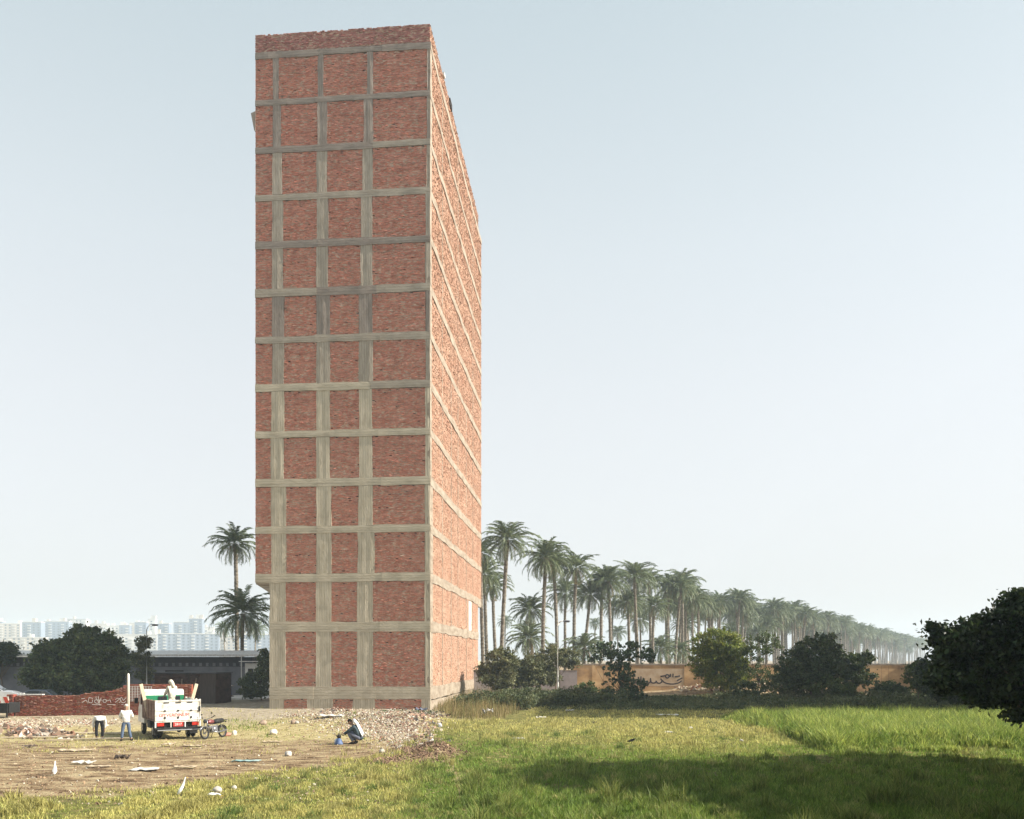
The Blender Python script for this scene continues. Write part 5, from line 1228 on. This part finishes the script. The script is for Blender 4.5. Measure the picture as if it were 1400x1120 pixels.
SHEET = mat('pale_plastic_sheet', [(.45,.43,.38), (.6,.58,.53)], scale=2, rough=.5, bump=.3, bscale=6); CARD = mat('cardboard', [(.36,.28,.19), (.52,.43,.31)], scale=2, rough=.9); TARP = mat('teal_plastic', [(.12,.24,.24), (.35,.45,.43)], scale=3, rough=.5); DKRAG = mat('dark_rag', [(.05,.04,.035),(.12,.09,.07)], scale=4)
for a in [('plastic_sheet',198,1054,1.05,.75,SHEET,'large rounded pale sheet lying on the brown dirt','sheet',.05), ('plastic_sheet',114,1045,.85,.4,SHEET,'crumpled white sheet lying on the dirt left of the large rounded one','sheet',.10),
          ('cardboard_piece',135,1051,1.0,.25,CARD,'long pale cardboard strip below the crumpled white sheet','cardboard',.05), ('rag',167,1043,.55,.4,DKRAG,'dark twisted rag standing up on the dirt','rag',.28),
          ('cardboard_piece',230,1020,.6,.5,CARD,'curled cardboard flap behind the truck tailgate','cardboard',.14), ('cardboard_piece',265,1021,1.0,.3,CARD,'flat cardboard piece left of the motorcycle front wheel','cardboard',.06),
          ('cardboard_piece',372,1015,1.0,.3,CARD,'torn cardboard piece on the grass under the wedge boulder','cardboard',.07), ('plastic_strip',336,1041,1.15,.35,TARP,'teal plastic strip lying on the straw','plastic strip',.05),
          ('cardboard_piece',253,1050,.9,.3,CARD,'pale flattened cardboard right of the large rounded sheet','cardboard',.07), ('cardboard_piece',291,1050,.4,.2,CARD,'small brown cardboard scrap on the dirt right of the flattened piece','cardboard',.07),
          ('cardboard_piece',105,1027,1.6,.4,CARD,'pale debris strip on the straw in front of the bending man','cardboard',.08), ('rag',40,1023,.5,.4,DKRAG,'dark rag lying on the straw near the left edge','rag',.10),
          ('paper_scrap',740,983,.7,.5,SHEET,'white scrap in the shaded grass right of the reeds','paper scrap',.12), ('paper_scrap',912,978,1.6,.9,SHEET,'flat white sheet at the shaded edge of the field','sheet',.08),
          ('paper_scrap',931,968,1.1,.8,SHEET,'crumpled white bag on the dark soil under the ochre wall','plastic bag',.3), ('paper_scrap',709,1010,.7,.4,SHEET,'faint white paper in the sunny grass','paper scrap',.03),
          ('paper_scrap',914,1003,.5,.5,SHEET,'small crumpled paper in the sunny field','paper scrap',.08), ('paper_scrap',779,972,.7,.5,SHEET,'white scrap in the shade under the lamp post','paper scrap',.1),
          ('rag',813,989,.3,.3,DKRAG,'brown rag at the sunny edge of the field','rag',.1), ('plastic_bag',666,979,.9,.7,mat('dark_print_bag',[(.06,.05,.07),(.7,.68,.66)],scale=5,hard=(.48,.52)),'black and white printed bag lying against the dry reeds','plastic bag',.5),
          ('rag',614,980,.5,.4,DKRAG,'dark clump lying left of the reeds at the tower corner','rag',.25), ('rag',575,974,1.0,.8,mat('blue_rag',[(.07,.08,.11),(.14,.15,.2)],scale=4),'dark blue rag on the rubble at the foot of the tower','rag',.35),
          ('plastic_sheet',452,988,1.9,.8,SHEET,'white plastic sheet spread on the rubble behind the squatting man','sheet',.15), ('plastic_sheet',30,1003,.9,.5,SHEET,'white bag among the planks at the left edge','plastic bag',.12)]:
    scrap(*a)
# planks lying left of the men
PLK = 'timber planks lying on the ground left of the truck'
for k, (px, py, ln, rz_, lb) in enumerate([(60,1010,4.2,.02,'long pale plank nearest the camera in the lumber pile on the left'), (40,998,3.4,-.05,'pale plank behind the dark rubbish near the left edge'), (110,1004,4.5,.03,'long thin plank reaching to the feet of the bending man'), (130,1012,3.6,-.02,'pale plank lying in front of the bending man'), (75,1014,1.6,.1,'short dark plank at the front of the lumber pile'), (62,982,2.2,.03,'brown plank leaning at the foot of the low brick wall')]):
    x, y, z = GP(px, py); b = MB(); b.box(-ln/2,ln/2,-.08,.08,.02,.07); o = b.build('timber_plank', WOODP if k not in (4,5) else CARD, bevel=.005); o.location = (x,y,z+.03); o.rotation_euler = (R.uniform(-.05,.05),R.uniform(-.02,.02),rz_); tag(o, lb, 'plank', PLK)
V_, F_ = stones(420, px_region([(5,85,996,1010,3), (70,110,1003,1012,1)]), rng, .05, .34, .3)
tag(np_mesh('rubbish', V_, F_, RUBD), 'dark scrap and broken boards piled on the ground at the left', 'rubbish', kind='stuff')

# ------------------------------------------------------------------ birds
FEA = mat('white_feathers', [(.78,.77,.74), (.86,.85,.82)], scale=20, rough=.8); BEAK = mat('beak_yellow', [(.6,.42,.08)], rough=.5); BLEG = mat('bird_leg', [(.08,.07,.05)]); CROWF = mat('grey_feathers', [(.25,.24,.23)], rough=.8); CROWB = mat('black_feathers', [(.02,.02,.022)], rough=.5)
def bird(px, py, rz, J, E, beak, legs, label, cat, m=FEA, m2=None, s=1.0):
    x, y, z = GP(px, py); t = empty('egret' if cat == 'egret' else 'crow', (x,y,z), rz, label, cat); t.scale = (s,)*3
    skin_obj('body', J, E, m, t)
    b = MB(); b.tube(beak, [.014,.002], 6); b.build('beak', BEAK if m is FEA else CROWB, t)
    b = MB()
    for s_ in (-1,1): b.tube([(s_*.025,legs[0],legs[1]),(s_*.03,legs[0]+.02,legs[1]*.5),(s_*.03,legs[0],0)], .006, 5); b.tube([(s_*.03,legs[0]-.02,.005),(s_*.035,legs[0]+.06,.005)], .005, 4)
    b.build('legs', BLEG, t)
    b = MB()
    for s_ in (-1,1): b.tube([(s_*.02,J[0][0][1],J[0][0][2]+.01),(s_*.045,J[1][0][1],J[1][0][2]),(s_*.03,J[2][0][1],J[2][0][2])], [.012,.03,.02], 8)
    b.build('wing', m, t, smooth=True)
    return t
EU = [((0,-.13,.05),.015), ((0,-.06,.17),(.06,.058)), ((0,.01,.29),(.055,.05)), ((0,.045,.39),.028), ((0,.07,.48),.02), ((0,.085,.54),.021), ((0,.11,.555),.017)]
EE = [(k,k+1) for k in range(6)]
bird(249, 1088, math.radians(-60), EU, EE, [(0,.125,.55),(0,.19,.54)], (-.03,.13), 'white egret standing upright with a raised neck at the edge of the grass', 'egret', s=.98)
bird(75, 1062, math.radians(20), [((0,-.09,.04),.015), ((0,-.04,.15),(.055,.055)), ((0,.01,.27),(.048,.045)), ((0,.035,.38),.024), ((0,.06,.46),.022), ((0,.09,.465),.016)], [(k,k+1) for k in range(5)], [(0,.1,.46),(0,.16,.45)], (-.01,.15), 'white egret standing alone on the brown dirt near the left edge', 'egret', s=1.0)
bird(291, 1094, math.radians(-88), [((0,-.2,.16),.02), ((0,-.06,.2),(.075,.065)), ((0,.06,.2),(.05,.045)), ((0,.14,.22),.022), ((0,.20,.19),.02), ((0,.24,.17),.017)], [(k,k+1) for k in range(5)], [(0,.25,.165),(0,.32,.14)], (-.02,.15), 'white egret stooping to feed in the grass, neck stretched right', 'egret', s=.95)
bird(864, 1018, math.radians(-120), [((0,-.2,.1),.015), ((0,-.04,.15),(.065,.06)), ((0,.05,.18),(.05,.05)), ((0,.10,.22),.035), ((0,.13,.23),.028)], [(k,k+1) for k in range(4)], [(0,.15,.225),(0,.21,.21)], (-.01,.1), 'dark hooded crow standing in the sunny grass', 'crow', m=CROWB, s=1.15)

# ------------------------------------------------------------------ grass, crop, reeds, weeds
def blades(X, Y, hgt, wid, col, rg, lean=.35, name='grass', m=None, zoff=0):
    n = len(X); Z = gh(X, Y)-.01+zoff; az = rg.uniform(0, 6.283, n); la = rg.uniform(0, 6.283, n); ln = hgt*rg.uniform(.1,1,n)*lean
    wx_, wy_ = np.cos(az)*wid*.5, np.sin(az)*wid*.5; lx, ly = np.cos(la)*ln, np.sin(la)*ln
    V = np.zeros((n,5,3))
    V[:,0] = np.stack([X-wx_, Y-wy_, Z],1); V[:,1] = np.stack([X+wx_, Y+wy_, Z],1)
    V[:,2] = np.stack([X+wx_*.8+lx*.35, Y+wy_*.8+ly*.35, Z+hgt*.6],1); V[:,3] = np.stack([X-wx_*.8+lx*.35, Y-wy_*.8+ly*.35, Z+hgt*.6],1)
    V[:,4] = np.stack([X+lx, Y+ly, Z+hgt],1)
    b = np.arange(n)*5; q = np.stack([b,b+1,b+2,b+3],1); t = np.stack([b+3,b+2,b+4,b+4],1)
    me_f = q; C = np.repeat(col, 5, axis=0)
    # quads plus tip triangles as two polygon groups
    me = bpy.data.meshes.new(name); V = V.reshape(-1,3).astype(np.float32)
    me.vertices.add(len(V)); me.vertices.foreach_set('co', V.ravel())
    tri = np.stack([b+3,b+2,b+4],1); loops = np.concatenate([q.ravel(), tri.ravel()]).astype(np.int32)
    me.loops.add(len(loops)); me.loops.foreach_set('vertex_index', loops)
    ls = np.concatenate([np.arange(n)*4, n*4+np.arange(n)*3]).astype(np.int32); lt = np.concatenate([np.full(n,4), np.full(n,3)]).astype(np.int32)
    me.polygons.add(2*n); me.polygons.foreach_set('loop_start', ls); me.polygons.foreach_set('loop_total', lt)
    me.materials.append(m); me.update(calc_edges=True)
    a = me.color_attributes.new('Col', 'FLOAT_COLOR', 'POINT'); c4 = np.ones((len(V),4), dtype=np.float32); c4[:,:3] = C; a.data.foreach_set('color', c4.ravel())
    o = bpy.data.objects.new(name, me); COL.objects.link(o); return o
GRM = mat('grass_blades', [None], attr=True, rough=.6, spec=.25, trans=.42)
def mixcol(a, b, t): t = np.clip(t,0,1)[:,None]; return np.array(a)[None]*(1-t)+np.array(b)[None]*t
def sample_px(n, x0, x1, y0, y1, rg):
    px = rg.uniform(x0,x1,n); py = rg.uniform(y0,y1,n); Z = F*H/(py-HY); return px, py, (px-CX)/F*Z, Z
def crop_front(px): return interp(px, [985,1060,1140,1200,1300,1500], [983,1001,1030,1027,1025,1024])
rg = np.random.default_rng(77)
px, py, X, Y = sample_px(520000, -70, 1470, 967, 1150, rg)
n1 = sn(X,Y,2.2); n2 = sn(X+9,Y-4,.7); n3 = sn(X*1.0+3,Y*1.0,.35); n4 = sn(X-30, Y+12, 5)
g_ = np.clip((py-yb_green(px)+9*n1+6*n2+3*n3)/16+.35, 0, 1)
path = np.clip(1-np.abs(px-(612+(py-1030)*.33)+6*n2)/11, 0, 1)*(py > 1030)
soilm = np.exp(-(((px-588)/38)**2+((py-1030)/12)**2)*1.2)
sparse = np.clip(.95+.5*n2-.62*np.clip((600-px)/60,0,1)*(.6-n1*.6), .15, 1)
keep = (rg.random(len(px)) < g_*sparse*(1-path*.95)*(1-np.clip(soilm*1.8,0,1)))
keep |= (px < 590) & (py < 1030) & (rg.random(len(px)) < .05+.10*(n1 > .4)) & ~((px < 250) & (py < 1000))
green2 = (px > 300) & (px < 500) & (py > 985) & (py < 1012) & (n2+n1 > .55)      # green flush in the dust
keep |= green2 & (rg.random(len(px)) < .5)
keep &= ~((px > 600) & (px < 720) & (py < 984))
keep &= (rg.random(len(px)) < np.clip(1.25+.9*(n2+.7*n4),.25,1))
px, py, X, Y, n1, n2, n3, n4, green2 = [a[keep] for a in (px, py, X, Y, n1, n2, n3, n4, green2)]
dry = np.clip((1030-py)/36+.3*n1+.3*n4, 0, 1)*np.clip((px-540)/60,0,1) + np.clip(.68+.35*n1+.35*n2, 0, 1)*np.clip((600-px)/60,0,1)
dry = np.clip(dry + .55*(rg.random(len(px))-.45) + .3*n3 + .15*n2, 0, 1); dry[green2] *= .25
lush = np.clip((py-1040)/60, 0, 1)*(px > 640)
c = mixcol((.175,.27,.045), (.54,.49,.17), dry); c = c*(1-.12*lush[:,None]) ; c *= (rg.uniform(.5,1.45,len(px))*(1-.3*np.clip(n2*1.5,0,1)))[:,None]
h_ = (.075+.055*np.clip(n2+.6*n3+.5,0,1.6)+.10*lush)*rg.uniform(.5,1.35,len(px))*(.8+.2*np.clip((px-520)/80,0,1))
tuft = (n2 > .55) & (n3 > .0); h_[tuft] *= 1.7; h_ *= np.clip(1.05+.5*n3,.5,1.6)
wd = .013+Y*.00036
tag(blades(X, Y, h_, wd*rg.uniform(.7,1.4,len(px)), c, rg, .8, 'grass', GRM), 'short grass covering the field, yellowed further back', 'grass', kind='stuff')
# taller coarse tufts and weeds scattered through the field
tc_ = 520; tpx = rg.uniform(300,1440,tc_); tpy = 990+rg.random(tc_)**.8*150; okk = tpy > yb_green(tpx)+4; tpx, tpy = tpx[okk], tpy[okk]; tz = F*H/(tpy-HY); tx = (tpx-CX)/F*tz
nb_ = 55; BX = np.repeat(tx, nb_)+rg.normal(0,.11,len(tx)*nb_); BY = np.repeat(tz, nb_)+rg.normal(0,.11,len(tx)*nb_); th_ = np.repeat(rg.uniform(.14,.36,len(tx)), nb_)*rg.uniform(.4,1.1,len(BX)); tcl = np.repeat(rg.random(len(tx)), nb_)
tag(blades(BX, BY, th_, .016*rg.uniform(.7,1.6,len(BX)), mixcol((.10,.17,.035), (.42,.38,.14), tcl)*rg.uniform(.6,1.3,len(BX))[:,None], rg, 1.0, 'grass_tufts', GRM), 'coarse taller tufts scattered through the field', 'grass', kind='stuff')
# the lush crop block on the right
px, py, X, Y = sample_px(95000, 985, 1500, 981, 1036, rg); n1 = sn(X,Y,1.6); n2 = sn(X+5,Y,.6)
k = (py < crop_front(px)+4*n1+2*n2) & ~((px > 1045) & (px < 1085) & (py > 990) & (py < 1003) & (rg.random(len(px)) < .75))
px, py, X, Y, n1, n2 = [a[k] for a in (px,py,X,Y,n1,n2)]
edge = np.clip((crop_front(px)-py)/8+.35, .3, 1); hgt = .86*edge*(1+.22*n2+.1*n1)*rg.uniform(.55,1.1,len(px))*np.clip((px-985)/90+.45,.4,1)
c = mixcol((.13,.22,.035), (.44,.47,.12), np.clip(.4+.4*n2+.9*(rg.random(len(px))-.5),0,1))*rg.uniform(.45,1.4,len(px))[:,None]
tag(blades(X, Y, hgt, .04*rg.uniform(.5,1.7,len(px)), c, rg, .85, 'crop', GRM), 'tall lush green fodder crop in a block at the right', 'crop', kind='stuff')
# dry reeds at the tower corner
px, py, X, Y = sample_px(6500, 592, 722, 951, 984, rg); n1 = sn(X,Y,1.0)
k = (((px-655)/62)**2+((py-966)/18)**2+.25*n1 < 1); px,py,X,Y,n1 = [a[k] for a in (px,py,X,Y,n1)]
hgt = rg.uniform(.4,1.0,len(px))*(1+.5*n1)+rg.uniform(0,.8,len(px))*(rg.random(len(px))<.25); hgt = np.clip(hgt*(1-.5*((px-655)/62)**2),.2,2); c = mixcol((.15,.17,.055), (.36,.26,.13), rg.random(len(px))**.8)*rg.uniform(.6,1.2,len(px))[:,None]
tag(blades(X, Y, hgt, .03, c, rg, .4, 'dry_reeds', GRM), 'tall dry brown reeds and thistles at the foot of the tower side wall', 'reeds', kind='stuff')
# weed thicket along the walls
def thicket(x0, x1, y0, y1, hmax, n, m, size, seed, label):
    rg = np.random.default_rng(seed); X = rg.uniform(x0,x1,n); Y = rg.uniform(y0,y1,n); nn = sn(X,Y,2.0); nn = nn+.45*sn(X+7,Y,.8); nn = nn+.7*sn(X-11,Y*1.5,4.5); hh = hmax*np.clip(.62+.62*nn,.05,1.25)
    pts = []
    for k in range(n):
        q = max(3, int(26*hh[k])); p = rg.normal(0,1,(q,3))*np.array([.28,.28,0]); p[:,2] = rg.random(q)**.7*hh[k]; pts.append(p+np.array([X[k],Y[k],float(gh(X[k],Y[k]))]))
    P_ = np.concatenate(pts); Vv, Ff = leaf_arrays(P_, size, rg, 2.2, -.6)
    tag(np_mesh('weeds', Vv, Ff, m), label, 'weeds', kind='stuff')
WEED = leafmat('weed_leaves', [(.035,.05,.02), (.08,.10,.038), (.16,.155,.065)])
thicket(-2.5, 9.5, 71, 84, 1.25, 2000, WEED, .11, 31, 'tangled green weeds in front of the grey wall and the lamp post')
thicket(-4.2, 1.5, 66.5, 73, 1.5, 520, WEED, .10, 32, 'green weeds growing behind the dry reeds at the tower side wall')
thicket(9, 22, 70, 84, .42, 1500, WEED, .11, 33, 'low weeds around the fig tree')
thicket(20, 52, 67, 86, .85, 3000, WEED, .12, 34, 'dark weeds between the crop and the ochre wall')
thicket(3, 20, 66, 71, .4, 900, WEED, .09, 36, 'low weeds in the shade at the far end of the field')
thicket(-9, -5.5, 57.5, 61.5, .5, 160, WEED, .08, 35, 'scrubby weeds on the rubble in front of the tower')

# ------------------------------------------------------------------ the haze
b_ = MB(); b_.box(-1350, 1350, -60, 1450, -1.6, 58.5)
hm_ = bpy.data.materials.new('haze_air'); hm_.use_nodes = True; nt = hm_.node_tree; nt.nodes.remove(nt.nodes['Principled BSDF'])
pv = nt.nodes.new('ShaderNodeVolumePrincipled'); pv.inputs['Density'].default_value = HAZE_DENSITY; pv.inputs['Color'].default_value = (.74,.89,1.0,1); pv.inputs['Anisotropy'].default_value = .1
nt.links.new(pv.outputs[0], nt.nodes['Material Output'].inputs['Volume'])
tag(b_.build('haze', hm_), 'pale haze filling the air', 'haze', kind='stuff')
